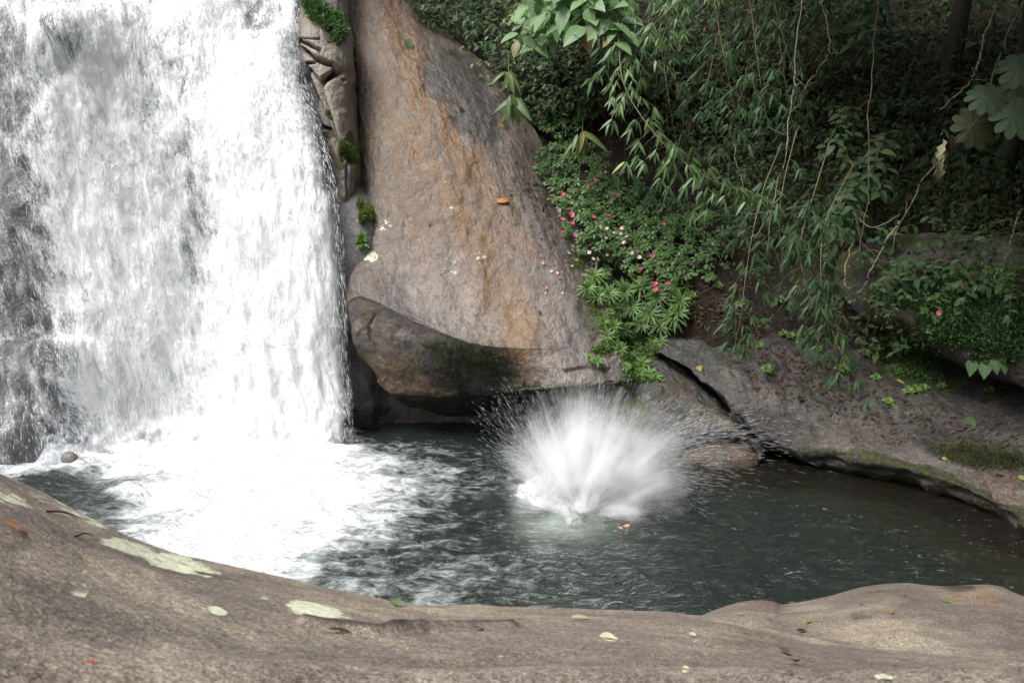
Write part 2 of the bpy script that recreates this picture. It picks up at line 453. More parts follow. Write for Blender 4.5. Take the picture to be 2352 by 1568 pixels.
# ------------------------------------------------------------------ the big brown boulder
def build_boulder():
    rows = [
        [(772, -300, 19.5), (778, -300, 18), (800, -300, 17.3), (840, -300, 17.1), (870, -300, 17.3), (895, -300, 17.8), (920, -300, 18.6)],
        [(784, 0, 17.5), (788, 0, 16.5), (798, 0, 15.95), (850, 0, 15.75), (895, 0, 15.9), (928, 0, 16.2), (958, 0, 17.0)],
        [(792, 150, 16.5), (799, 150, 15.6), (826, 150, 15.0), (900, 150, 14.85), (970, 150, 14.95), (1045, 150, 15.25), (1110, 150, 16.0)],
        [(802, 300, 16), (813, 300, 14.95), (842, 300, 14.35), (940, 300, 14.1), (1045, 300, 14.12), (1150, 300, 14.4), (1228, 300, 15.1)],
        [(818, 450, 15.5), (825, 450, 14.35), (856, 450, 13.7), (980, 450, 13.42), (1095, 450, 13.42), (1215, 450, 13.6), (1300, 450, 14.2)],
        [(808, 590, 15.2), (817, 580, 13.75), (846, 580, 13.15), (970, 590, 12.9), (1115, 600, 12.82), (1270, 600, 12.95), (1360, 600, 13.5)],
        [(802, 650, 14.9), (800, 645, 13.3), (830, 640, 12.72), (950, 692, 12.48), (1100, 742, 12.32), (1290, 742, 12.35), (1402, 715, 12.75)],
        [(803, 698, 14.8), (797, 692, 13.05), (836, 678, 12.54), (954, 732, 12.28), (1099, 785, 12.13), (1290, 792, 12.13), (1415, 775, 12.45)],
        [(805, 712, 14.8), (798, 706, 13.05), (840, 692, 12.55), (957, 746, 12.29), (1100, 798, 12.14), (1292, 804, 12.08), (1420, 785, 12.40)],
        [(834, 790, 14.8), (812, 768, 13.1), (858, 772, 12.62), (970, 822, 12.46), (1110, 846, 12.32), (1302, 842, 11.93), (1432, 822, 12.22)],
        [(898, 874, 14.8), (868, 854, 13.28), (898, 884, 12.92), (1000, 900, 12.76), (1130, 894, 12.60), (1306, 880, 11.80), (1448, 866, 12.05)],
        [(905, 884, 14.8), (880, 868, 13.34), (908, 897, 13.0), (1003, 909, 12.86), (1132, 902, 12.70), (1310, 890, 11.86), (1452, 876, 12.10)],
        [(930, 925, 14.6), (918, 906, 13.7), (934, 917, 13.45), (1020, 931, 13.4), (1140, 927, 13.3), (1318, 915, 12.95), (1458, 900, 12.9)],
        [(950, 948, 14.9), (940, 938, 14.2), (960, 946, 14.1), (1040, 957, 14.0), (1150, 956, 13.9), (1325, 952, 13.6), (1468, 940, 13.6)],
    ]
    V = net(pnet(rows), 420, 330)
    a, b = proj(V)
    n = gnormals(V)
    g = V * np.array([1, 0.5, 0.5])
    d = fbm(g * 0.9, 4, 41) * 0.10 + fbm(V * np.array([5.0, 1.5, 1.5]), 4, 42) * 0.022 + fbm(V * 9, 3, 43) * 0.010 + ridged(np.stack([(V[..., 0] + .35 * V[..., 2]) * 7, V[..., 2] * 1.6, V[..., 1] * .5], -1), 3, 45) * 0.010
    lower = sstep(0, 40, b - np.interp(a, [800, 850, 960, 1100, 1190, 1300, 1420], [700, 690, 745, 795, 815, 805, 775]))
    d += lower * fbm(V * np.array([3, 3, 3.0]), 4, 44) * 0.05
    # flake scars
    for pts, wdt, dep in [([(1400, 848), (1340, 842), (1300, 852)], 4, .05), ([(860, 722), (846, 750), (852, 780), (872, 815)], 3, .04)]:
        d -= dep * np.exp(-(polydist(a, b, pts) / wdt) ** 2)
    # slab step along the lower left edge
    d += 0.04 * sstep(0, 8, polydist(a, b, [(842, 770), (875, 850)]) - 14) * blobs(a, b, [(850, 810, 25, 60, -20)])
    V2 = V + n * d[..., None]
    rust = np.maximum.reduce([
        0.95 * np.exp(-(polydist(a, b, [(890, -150), (885, 30), (920, 110), (990, 250), (1060, 360), (1120, 450)]) / 62) ** 2),
        0.95 * np.exp(-(polydist(a, b, [(930, 320), (990, 400), (1080, 520), (1140, 640), (1190, 750), (1200, 800)]) / 56) ** 2),
        0.7 * np.exp(-(polydist(a, b, [(1000, 330), (1120, 500), (1200, 560)]) / 36) ** 2),
        0.5 * np.exp(-(polydist(a, b, [(870, 60), (890, 300), (930, 420), (990, 560)]) / 70) ** 2),
        blobs(a, b, [(950, 870, 80, 45, 15, 0.55), (1190, 735, 26, 60, -20, .7), (850, 690, 25, 60, 0, .25)])])
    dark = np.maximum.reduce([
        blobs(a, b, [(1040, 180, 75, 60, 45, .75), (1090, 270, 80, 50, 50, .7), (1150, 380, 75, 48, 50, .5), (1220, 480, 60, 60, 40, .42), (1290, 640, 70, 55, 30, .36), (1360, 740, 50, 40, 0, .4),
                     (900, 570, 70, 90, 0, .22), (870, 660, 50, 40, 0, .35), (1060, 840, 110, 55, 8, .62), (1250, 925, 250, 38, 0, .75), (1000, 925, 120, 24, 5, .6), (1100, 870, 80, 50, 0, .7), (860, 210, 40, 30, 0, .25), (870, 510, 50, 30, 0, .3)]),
        0.28 * lower * 0.5 * sstep(1240, 1150, a), sstep(10, 44, b - np.interp(a, [900, 1000, 1130, 1305, 1450], [893, 907, 900, 887, 875])) * 0.85])  # lower face and underside: downward-facing shade painted into the colour
    moss = np.maximum.reduce([
        blobs(a, b, [(1075, 815, 110, 32, 12, .52), (1130, 840, 60, 30, 0, .5), (1350, 720, 28, 60, -15, .55), (1400, 800, 40, 22, -20, .6), (1320, 905, 60, 24, 0, .75), (1410, 915, 60, 34, 0, .8), (840, 730, 14, 14, 0, .5), (1080, 940, 200, 24, 0, .4)]),
        0.35 * np.exp(-(polydist(a, b, [(818, 500), (826, 430), (815, 330)]) / 7) ** 2)])
    lich = blobs(a, b, [(875, 520, 30, 14, -20, .48), (850, 588, 20, 13, 0, .68), (1030, 610, 34, 24, 0, .42), (1035, 478, 10, 5, 0, .6), (975, 160, 40, 30, 0, .34), (1000, 400, 60, 40, 0, .30), (880, 350, 30, 60, 0, .3), (1100, 585, 20, 12, 0, .4)])
    wet = np.maximum(0.5 * rust, blobs(a, b, [(1080, 650, 170, 140, 30, 1), (1200, 560, 120, 120, 0, .9), (1250, 850, 130, 50, 0, .8)]))
    at_ = rock_attrs(V2, a, b, rust, dark, moss, lich, wet, np.maximum(blobs(a, b, [(1090, 700, 150, 70, 20, .75), (1250, 700, 110, 80, 0, .5), (1000, 620, 120, 80, 0, .35), (1270, 850, 100, 34, 0, .8), (1120, 640, 60, 100, 0, .4)]) * (1 - lower * .4) - np.clip(moss, 0, 1), 0))  # pale areas lighten the base colour in place of wet sky sheen
    at_['flow'][..., 0] = V[..., 0] - 0.30 * at_['flow'][..., 1] + fbm(V * 0.6, 3, 7) * 0.25
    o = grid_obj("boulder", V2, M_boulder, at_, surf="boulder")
    tag(rebase(o), "huge smooth brown boulder with rust streaks sloping into the pool", "boulder")
build_boulder()

# ------------------------------------------------------------------ split outcrop between fall and boulder
def build_outcrop():
    rows = [
        [(690, -250, 17.6), (700, -250, 16.2), (735, -250, 15.6), (775, -250, 15.6), (802, -250, 16.4)],
        [(690, 0, 16), (683, 0, 15.1), (722, 0, 14.7), (776, 0, 14.9), (804, 0, 15.7)],
        [(690, 70, 15.8), (668, 75, 14.7), (712, 70, 14.1), (784, 70, 14.5), (808, 70, 15.3)],
        [(685, 120, 15.6), (664, 125, 14.5), (712, 120, 13.9), (790, 120, 14.2), (811, 120, 15.0)],
        [(700, 200, 15.4), (692, 200, 14.3), (738, 200, 13.72), (794, 200, 13.95), (818, 200, 14.7)],
        [(730, 300, 15.2), (722, 300, 14.05), (762, 300, 13.52), (802, 300, 13.72), (826, 300, 14.4)],
        [(757, 400, 15), (748, 400, 13.95), (782, 400, 13.42), (814, 400, 13.62), (832, 400, 14.2)],
        [(775, 455, 15), (764, 460, 13.85), (785, 462, 13.42), (810, 455, 13.52), (830, 455, 14.1)],
        [(780, 482, 15), (774, 478, 14.25), (790, 480, 13.95), (810, 474, 14.0), (830, 470, 14.4)],
    ]
    V = net(pnet(rows), 420, 200)
    a, b = proj(V)
    n = gnormals(V)
    d = fbm(V * 1.6, 4, 51) * 0.06 + fbm(V * 7, 3, 52) * 0.015
    cracks = [([(679, 89), (735, 90)], 2.2, .04), ([(684, 93), (710, 103), (735, 115)], 3.5, .10), ([(686, 108), (725, 134), (765, 148), (787, 169)], 4.5, .16),
              ([(696, 148), (723, 143)], 3, .07), ([(682, 95), (689, 144), (712, 164), (733, 197)], 4, .12), ([(735, 193), (745, 181), (774, 167)], 6, .22), ([(774, 167), (795, 185)], 2.5, .08),
              ([(732, 200), (741, 236), (764, 289), (784, 341), (810, 374)], 5, .16), ([(696, 144), (712, 197), (732, 249), (751, 295)], 4, .14), ([(751, 295), (790, 370)], 4, .14),
              ([(797, 377), (797, 410), (802, 450)], 2.5, .10), ([(665, 150), (690, 200), (700, 250)], 6, .10), ([(748, 300), (720, 285)], 5, .1)]
    for pts, wdt, dep in cracks:
        d -= dep * np.exp(-(polydist(a, b, pts) / wdt) ** 2)
    # steps: the plate on the right of each long crack stands proud
    for pts, dep, wdt in [([(686, 108), (725, 134), (765, 148), (787, 169)], .06, 12), ([(682, 95), (689, 144), (712, 164), (733, 197)], .05, 10), ([(735, 193), (745, 181), (774, 167)], .06, 10)]:
        ys = np.interp(a, [p[0] for p in pts], [p[1] for p in pts])
        s = np.clip((ys - b) / wdt, 0, 1) * (a > pts[0][0]) * (a < pts[-1][0])
        d += dep * (s > 0) * np.exp(-s * 2.2) * sstep(0, .15, s)
    V2 = V + n * d[..., None]
    dark = np.maximum.reduce([0.8 * np.exp(-(polydist(a, b, p) / (w * 1.1)) ** 2) for p, w, _ in cracks] + [
        sstep(30, -10, a - np.interp(b, [0, 120, 200, 300, 400, 480], [662, 668, 708, 728, 755, 775])) * 0.55 * sstep(110, 180, b), blobs(a, b, [(770, 350, 22, 60, 15, .5), (675, 150, 20, 40, 0, .6), (790, 100, 12, 60, 0, .4), (715, 235, 20, 70, -15, .55), (740, 270, 25, 60, -15, .5)])])
    moss = np.maximum.reduce([blobs(a, b, [(700, 150, 10, 14, 0, .5), (793, 345, 16, 45, 20, .75), (748, 260, 8, 16, 0, .7), (748, 308, 10, 8, 0, .8), (740, 35, 34, 30, 40, .8), (770, 65, 26, 34, 30, .8), (675, 130, 8, 20, 0, .5), (780, 420, 14, 30, 0, .45)])])
    lich = blobs(a, b, [(765, 250, 12, 30, 0, .35), (750, 130, 25, 20, 0, .2)])
    o = grid_obj("split_rock", V2, M_outcrop, rock_attrs(V2, a, b, None, dark, moss, lich, np.ones(a.shape) * .6), surf="outcrop")
    tag(rebase(o), "cracked pale rock outcrop between the waterfall and the brown boulder", "rock")
build_outcrop()

# ------------------------------------------------------------------ right bank: grey slab, lower rock, overhanging mossy boulder
def build_slab():
    rows = [
        [(1490, 765, 13.9), (1650, 690, 14.0), (1850, 690, 14.0), (2050, 740, 13.8), (2250, 830, 13.2), (2450, 850, 12.4), (2750, 890, 11.6)],
        [(1512, 800, 12.9), (1660, 795, 12.95), (1850, 835, 12.65), (2050, 885, 12.25), (2250, 940, 11.6), (2450, 970, 10.9), (2750, 1010, 10.1)],
        [(1600, 856, 12.45), (1720, 880, 12.3), (1880, 930, 11.95), (2060, 980, 11.5), (2250, 1040, 10.75), (2450, 1090, 10.05), (2750, 1140, 9.3)],
        [(1690, 932, 12.0), (1780, 970, 11.8), (1920, 1010, 11.4), (2080, 1060, 10.9), (2260, 1120, 10.1), (2450, 1190, 9.4), (2750, 1270, 8.7)],
        [(1745, 1003, 11.75), (1830, 1034, 11.45), (1960, 1048, 11.1), (2110, 1080, 10.5), (2270, 1141, 9.75), (2450, 1243, 9), (2750, 1345, 8.25)],
        [(1745, 1012, 11.8), (1830, 1043, 11.5), (1960, 1058, 11.15), (2110, 1091, 10.55), (2270, 1152, 9.8), (2450, 1252, 9.05), (2750, 1354, 8.3)],
        [(1745, 1019, 11.97), (1830, 1050, 11.67), (1960, 1072, 11.32), (2110, 1109, 10.72), (2270, 1169, 9.97), (2450, 1259, 9.22), (2750, 1361, 8.47)],
        [(1751, 1023, 12.75), (1836, 1054, 12.45), (1966, 1076, 12.1), (2116, 1113, 11.5), (2276, 1173, 10.75), (2456, 1263, 10), (2756, 1365, 9.25)],
        [(1751, 1083, 12.85), (1836, 1114, 12.55), (1966, 1136, 12.2), (2116, 1173, 11.6), (2276, 1233, 10.85), (2456, 1323, 10.1), (2756, 1425, 9.35)],
    ]
    rows = [[(r[0][0] + 14, r[0][1] + 6, r[0][2] + 0.9), (r[0][0] + 3, r[0][1] + 5, r[0][2] + 0.22)] + r for r in rows]
    V = net(pnet(rows), 300, 460)
    a, b = proj(V)
    n = gnormals(V)
    d = fbm(V * 1.3, 5, 61) * 0.14 + ridged(V * 2.6, 3, 66) * 0.03 + fbm(V * 6, 4, 62) * 0.03 + ridged(V * 1.1, 3, 63) * 0.03
    d -= .05 * np.exp(-(polydist(a, b, [(1750, 1000), (1790, 1030), (1860, 1050), (1950, 1045)]) / 8) ** 2)
    d -= .05 * np.exp(-(polydist(a, b, [(2270, 1110), (2290, 1150), (2340, 1190)]) / 6) ** 2)
    V2 = V + n * d[..., None]
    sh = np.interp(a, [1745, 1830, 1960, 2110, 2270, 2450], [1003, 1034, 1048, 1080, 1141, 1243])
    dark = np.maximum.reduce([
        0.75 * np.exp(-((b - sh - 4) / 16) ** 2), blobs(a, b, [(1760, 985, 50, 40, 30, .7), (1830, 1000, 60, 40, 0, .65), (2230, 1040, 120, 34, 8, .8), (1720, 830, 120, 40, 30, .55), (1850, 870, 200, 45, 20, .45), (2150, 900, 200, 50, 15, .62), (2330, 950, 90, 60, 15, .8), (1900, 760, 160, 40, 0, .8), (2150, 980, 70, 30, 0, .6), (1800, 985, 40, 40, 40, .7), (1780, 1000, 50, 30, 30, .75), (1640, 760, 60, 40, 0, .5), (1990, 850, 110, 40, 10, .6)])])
    moss = np.maximum(0.62 * np.exp(-((b - sh + 2) / 11) ** 2) * sstep(1790, 1860, a), blobs(a, b, [(2240, 1045, 110, 30, 8, .62), (2130, 850, 130, 40, 10, .6), (1880, 935, 90, 40, 10, .28), (2080, 810, 90, 44, 10, .8), (2330, 1000, 50, 30, 0, .4)]))
    rust = blobs(a, b, [(2320, 1150, 80, 60, 30, .35), (2280, 1110, 60, 40, 30, .3), (1980, 1000, 80, 40, 10, .18)])
    o = grid_obj("rock_slab", V2, M_slab, rock_attrs(V2, a, b, rust, dark, moss, None, blobs(a, b, [(1720, 900, 120, 60, 30, 1), (1850, 960, 160, 80, 20, 1), (2100, 1060, 180, 60, 20, .8), (1780, 960, 80, 60, 30, 1)]), blobs(a, b, [(2330, 1190, 100, 60, 30, .9), (2150, 1085, 100, 26, 20, .5), (1930, 1025, 80, 26, 15, .4), (1720, 880, 60, 30, 30, .4)])), surf="slab")
    tag(rebase(o), "long grey rock slab littered with dead leaves along the right bank", "rock")

    rows = [
        [(1370, 770, 13.9), (1450, 785, 13.6), (1530, 805, 13.4), (1640, 880, 13.4), (1730, 965, 13.1), (1790, 1020, 12.8)],
        [(1385, 830, 12.85), (1455, 828, 12.6), (1528, 846, 12.55), (1612, 912, 12.3), (1698, 985, 12.05), (1752, 1030, 11.95)],
        [(1390, 885, 12.5), (1470, 885, 12.15), (1550, 905, 12.0), (1635, 942, 11.8), (1705, 985, 11.75), (1756, 1035, 11.75)],
        [(1385, 945, 12.55), (1470, 960, 12.05), (1560, 982, 11.7), (1640, 990, 11.62), (1702, 996, 11.62), (1748, 1045, 11.65)],
        [(1385, 985, 12.7), (1475, 1005, 12.15), (1575, 1002, 11.85), (1645, 1000, 11.8), (1704, 1004, 11.8), (1748, 1062, 11.7)],
        [(1385, 1005, 13.2), (1475, 1030, 12.5), (1585, 1030, 12.5), (1650, 1030, 12.5), (1706, 1035, 12.45), (1752, 1085, 12.2)],
        [(1385, 1060, 13.2), (1475, 1080, 12.6), (1585, 1100, 12.5), (1650, 1110, 12.5), (1706, 1120, 12.4), (1752, 1150, 12.2)],
    ]
    V = net(pnet(rows), 220, 260)
    a, b = proj(V)
    n = gnormals(V)
    d = fbm(V * 1.5, 4, 71) * 0.09 + fbm(V * 6, 4, 72) * 0.04
    V2 = V + n * d[..., None]
    dark = np.maximum.reduce([blobs(a, b, [(1620, 1010, 130, 24, 8, .85), (1590, 940, 60, 40, 30, .3), (1650, 920, 70, 26, 40, .5), (1450, 1000, 80, 40, 0, .6), (1730, 1000, 30, 30, 0, .6)])])
    moss = blobs(a, b, [(1420, 930, 75, 45, 20, .72), (1480, 985, 50, 26, 0, .6), (1440, 840, 60, 36, 20, .65), (1540, 1040, 40, 20, 0, .5)])
    rust = blobs(a, b, [(1660, 960, 60, 24, 20, .3), (1560, 880, 40, 30, 0, .2)])
    o = grid_obj("wet_rock", V2, M_slab, rock_attrs(V2, a, b, rust, dark, moss, None, np.ones(a.shape) * .8), surf="lower")
    tag(rebase(o), "wet brown rock behind the splash, arched over the water, left of the grey slab", "rock")

    rows = [
        [(1900, 590, 13.9), (2050, 540, 13.5), (2200, 540, 12.9), (2400, 550, 12.1), (2750, 540, 11.3)],
        [(1930, 670, 13.1), (2060, 640, 12.5), (2210, 660, 11.8), (2400, 690, 11.0), (2750, 690, 10.3)],
        [(1972, 718, 12.8), (2080, 722, 12.1), (2220, 775, 11.4), (2400, 815, 10.7), (2750, 840, 10)],
        [(2000, 745, 12.75), (2098, 756, 12.1), (2228, 828, 11.4), (2400, 882, 10.75), (2750, 920, 10.1)],
        [(2010, 757, 13.0), (2106, 776, 12.4), (2236, 848, 11.75), (2400, 897, 11.1), (2750, 935, 10.5)],
        [(2015, 765, 13.6), (2112, 795, 13.3), (2244, 862, 12.8), (2405, 905, 12.2), (2750, 950, 11.6)],
    ]
    V = net(pnet(rows), 180, 260)
    a, b = proj(V)
    n = gnormals(V)
    V2 = V + n * (fbm(V * 1.3, 4, 81) * 0.10 + fbm(V * 6, 4, 82) * 0.03)[..., None]
    moss = np.clip(0.55 + 0.3 * fbm(V * 2, 3, 5) - 0.5 * sstep(825, 870, b), 0, 1)
    rust = blobs(a, b, [(2320, 860, 120, 26, 15, .4)])
    o = grid_obj("mossy_boulder", V2, M_slab, rock_attrs(V2, a, b, rust, blobs(a, b, [(2200, 760, 260, 140, 20, .85)]), moss, None, None), surf="mossy")
    tag(rebase(o), "mossy overhanging boulder under the shrubs at the right edge", "boulder")

    # little pink stone under the arch
    t = np.linspace(0, PI, 40); f = np.linspace(0, 2 * PI, 60)
    T, Fi = np.meshgrid(t, f, indexing='ij')
    V = np.stack([np.sin(T) * np.cos(Fi) * 0.48, np.sin(T) * np.sin(Fi) * 0.32, np.cos(T) * 0.24], -1)
    V = V * (1 + 0.18 * fbm(V * 3, 4, 91))[..., None]
    c = PZ(1662, 1068, 0.0) + np.array([0, .15, 0.03])
    z = np.zeros(T.shape)
    o = grid_obj("stone", V + c, M_slab, rock_attrs(V, z, z, z + .38, z + .3, z + .2 * (V[..., 0] < -.2), None, z + 1))
    tag(rebase(o), "low reddish stone at the waterline inside the dark arch", "stone")
    # small stone in the cascade at the left
    V = np.stack([np.sin(T) * np.cos(Fi) * 0.11, np.sin(T) * np.sin(Fi) * 0.10, np.cos(T) * 0.10], -1)
    V = V * (1 + 0.3 * fbm(V * 6, 3, 95))[..., None]
    c = PZ(152, 1066, 0.0) + np.array([0, .1, 0.02])
    o = grid_obj("stone", V + c, M_cliff, rock_attrs(V, z, z, z + .2, z + .3, z, None, z + 1))
    tag(rebase(o), "small wet stone at the foot of the cascade, far left of the pool", "stone")
build_slab()

# ------------------------------------------------------------------ foreground ledge
def build_ledge():
    px = np.array([-3400, -1900, -950, -420, -150, 0, 130, 250, 370, 500, 650, 800, 950, 1100, 1400, 1650, 1900, 2352, 2800, 3500, 4600], float)
    sil = np.interp(px, [-3400, -1900, -950, -420, 0, 40, 130, 220, 330, 450, 600, 750, 850, 950, 1050, 1200, 1350, 1450, 1650, 1780, 1950, 2352, 2800, 3500, 4600],
                    [880, 840, 830, 900, 1085, 1105, 1152, 1196, 1245, 1281, 1311, 1341, 1366, 1383, 1388, 1388, 1396, 1402, 1416, 1446, 1490, 1525, 1545, 1570, 1600])
    lip = np.interp(px, [-3400, -1900, -950, -420, 0, 500, 1100, 1650, 2352, 2800], [1.9, 2.1, 2.3, 2.5, 2.9, 3.1, 3.25, 3.2, 2.6, 2.3])
    bot = np.interp(px, [-420, 0, 800, 1650, 2800], [1.0, 1.15, 1.55, 1.7, 1.5])
    ctrl = []
    ctrl.append(P(px * 0 + 1176 + (px - 1176) * 0.5, px * 0 + 4200, px * 0 + 0.30))
    ctrl.append(P(px * 0 + 1176 + (px - 1176) * 0.9, px * 0 + 2300, bot * 0.62))
    for t in (0.0, 0.3, 0.55, 0.78, 0.92, 1.0):
        iy = (1 - t) / bot + t / lip
        ctrl.append(P(px, 1580 + (sil - 1580) * t, 1 / iy))
    L = ctrl[-1]
    ctrl.append(L + np.array([0, 0.16, -0.12]))
    ctrl.append(L + np.array([0, 0.45, -0.5]))
    ctrl.append(L + np.array([0, 0.9, -1.5]))
    ctrl.append(L + np.array([0, 1.3, -4.2]))
    V = net(np.array(ctrl), 380, 720)
    a, b = proj(V)
    n = gnormals(V)
    flow = V.copy()
    d = fbm(V * np.array([1.2, 2.2, 2.2]), 4, 101) * 0.020 + fbm(V * np.array([6, 10, 10]), 4, 102) * 0.0045 + fbm(V * 40, 2, 103) * 0.0012
    crack = [(690, 1437), (760, 1450), (860, 1462), (960, 1455), (1060, 1442), (1180, 1432)]
    d -= 0.022 * np.exp(-(polydist(a, b, crack) / 7) ** 2)
    d -= 0.012 * np.exp(-(polydist(a, b, [(900, 1452), (960, 1444)]) / 18) ** 2)
    V2 = V + n * d[..., None]
    lich = blobs(a, b, [(300, 1255, 70, 13, 14, .72), (400, 1288, 80, 17, 12, .75), (460, 1305, 55, 14, 10, .55), (720, 1406, 66, 18, 10, .85), (790, 1420, 30, 8, 5, .5), (178, 1356, 26, 20, 20, .56), (185, 1412, 22, 14, 0, .46), (50, 1300, 50, 14, 0, .4),
                        (20, 1140, 60, 14, 25, .7), (10, 1155, 30, 12, 25, .6), (120, 1150, 80, 10, 28, .5), (190, 1190, 60, 7, 25, .6), (430, 1335, 40, 10, 15, .42), (470, 1400, 26, 10, 12, .4), (610, 1377, 14, 7, 0, .55), (500, 1455, 30, 10, 30, .36), (1015, 1441, 17, 6, 0, .95), (1398, 1468, 20, 6, 12, .95),
                        (499, 1405, 20, 8, 15, 1.0), (365, 1562, 18, 8, 0, .6), (1150, 1500, 15, 6, 0, .45), (1600, 1470, 12, 5, 0, .6), (2030, 1562, 20, 6, 10, .9), (1575, 1540, 10, 4, 0, .8), (90, 1290, 30, 9, 0, .4), (320, 1300, 60, 20, 15, .3), (250, 1330, 80, 20, 20, .3), (400, 1370, 60, 14, 20, .3)])
    dark = np.maximum.reduce([
        .7 * np.exp(-(polydist(a, b, crack) / 5) ** 2),
        blobs(a, b, [(920, 1447, 75, 14, -4, .72), (1100, 1438, 60, 6, -5, .5), (830, 1475, 50, 8, 8, .3), (900, 1490, 60, 8, 0, .35), (380, 1330, 60, 12, 20, .3), (290, 1480, 40, 14, 20, .3), (520, 1420, 60, 10, 20, .35), (660, 1480, 70, 14, 15, .35), (330, 1540, 60, 20, 20, .3), (60, 1510, 60, 30, 0, .25), (15, 1132, 14, 6, 0, .9), (1700, 1470, 70, 12, 12, .4), (560, 1530, 60, 14, 10, .3)])])
    pal = np.clip(fbm(V * np.array([2.2, 3.0, 3.0]), 4, 121) * 1.5 + .10, 0, 1) * .8 + np.clip(fbm(V * np.array([7, 9, 9.0]), 3, 122), 0, 1) * .5
    pal = np.clip(np.maximum(pal, blobs(a, b, [(300, 1330, 130, 30, 25, .7), (420, 1390, 70, 20, 25, .6), (90, 1300, 60, 30, 10, .6), (560, 1460, 60, 20, 30, .6)])), 0, 1)
    drk = np.clip(fbm(V * np.array([3.0, 4.0, 4.0]), 5, 124) * 1.4 - .25, 0, .55)
    dark = np.maximum(dark, drk)
    o = grid_obj("rock_ledge", V2, M_ledge, rock_attrs(V2, a, b, None, dark, None, lich, None, pal), surf="ledge")
    tag(rebase(o), "speckled brown granite ledge with lichen patches along the bottom foreground", "rock")

    px = np.array([1440, 1560, 1620, 1690, 1740, 1775, 1800, 1860, 1930, 2000, 2080, 2170, 2250, 2300, 2352, 2500, 2800, 3400, 4200], float)
    sil = np.array([1470, 1440, 1409, 1385, 1378, 1381, 1386, 1378, 1363, 1346, 1340, 1345, 1341, 1346, 1366, 1410, 1450, 1490, 1530], float)
    lip = np.interp(px, [1440, 1620, 1800, 2000, 2250, 2352, 2800], [4.5, 4.7, 4.95, 5.2, 5.1, 5.0, 4.5])
    fr = np.interp(px, [1440, 1650, 1780, 1950, 2352, 2800], [1560, 1520, 1530, 1560, 1590, 1620])
    bot = np.interp(px, [1440, 2000, 2800], [3.6, 3.1, 2.7])
    ctrl = [P(px, fr + 220, bot * 0.86) + np.array([0, 0, -.5])]
    for t in (0.0, 0.3, 0.6, 0.85, 1.0):
        iy = (1 - t) / bot + t / lip
        ctrl.append(P(px, fr + (sil - fr) * t, 1 / iy))
    L = ctrl[-1]
    ctrl += [L + np.array([0, 0.2, -0.14]), L + np.array([0, 0.5, -0.6]), L + np.array([0, 0.8, -1.4]), L + np.array([0, 1.0, -2.8])]
    V = net(np.array(ctrl), 240, 380)
    a, b = proj(V)
    n = gnormals(V)
    d = fbm(V * np.array([1.2, 2.0, 2.0]), 4, 111) * 0.03 + fbm(V * np.array([6, 9, 9]), 4, 112) * 0.006
    V2 = V + n * d[..., None]
    dark = blobs(a, b, [(2080, 1352, 60, 12, 0, .4), (1720, 1430, 120, 22, 10, .3), (2240, 1440, 120, 24, 5, .25), (2200, 1350, 40, 8, 0, .6)])
    rust = blobs(a, b, [(1760, 1385, 40, 10, 0, .3), (2240, 1365, 60, 16, 10, .4), (2080, 1370, 80, 20, 0, .2)])
    o = grid_obj("foreground_boulder", V2, M_ledge, rock_attrs(V2, a, b, rust, np.maximum(dark, np.clip(fbm(V * np.array([2.5, 3.5, 3.5]), 5, 125) * 1.4 - .15, 0, .55)), None, None, np.ones(a.shape) * .5, np.clip(fbm(V * 2.5, 4, 126) * 1.4, 0, .7)), surf="ledge2")
    tag(rebase(o), "rounded brown boulder behind the ledge at the bottom right, beside the water", "boulder")
build_ledge()

# ------------------------------------------------------------------ pool bed and water
SH = np.array([PZ(p, q)[:2] for p, q in [(1240, 965), (1385, 1000), (1580, 1060), (1745, 1080), (1960, 1090), (2110, 1130), (2270, 1195), (2450, 1290), (2750, 1400)]])
def shore_dist(x, y):
    return polydist(x, y, [tuple(s) for s in SH])

def bed_z(x, y):
    d = shore_dist(x, y)
    right = sstep(0.6, 3.2, x)
    sh = np.exp(-(d / 1.5) ** 2) * right
    return -1.7 + 1.35 * sh + 0.12 * fbm(np.stack([x * .8, y * .8, x * 0], -1), 3, 131)

def build_bed():
    x, y = np.meshgrid(np.linspace(-11, 11, 220), np.linspace(1.5, 16, 160))
    V = np.stack([x, y, bed_z(x, y)], -1)
    z = np.zeros(x.shape)
    o = grid_obj("pool_bed", V, M_bed, rock_attrs(V, x, y), surf="bed")
    tag(o, "stony bed of the pool under the water", kind="structure")
build_bed()

FALLFOOT = [tuple(PZ(p, q)[:2]) for p, q in [(60, 1075), (150, 1052), (230, 1030), (400, 1010), (600, 1000), (755, 998)]]
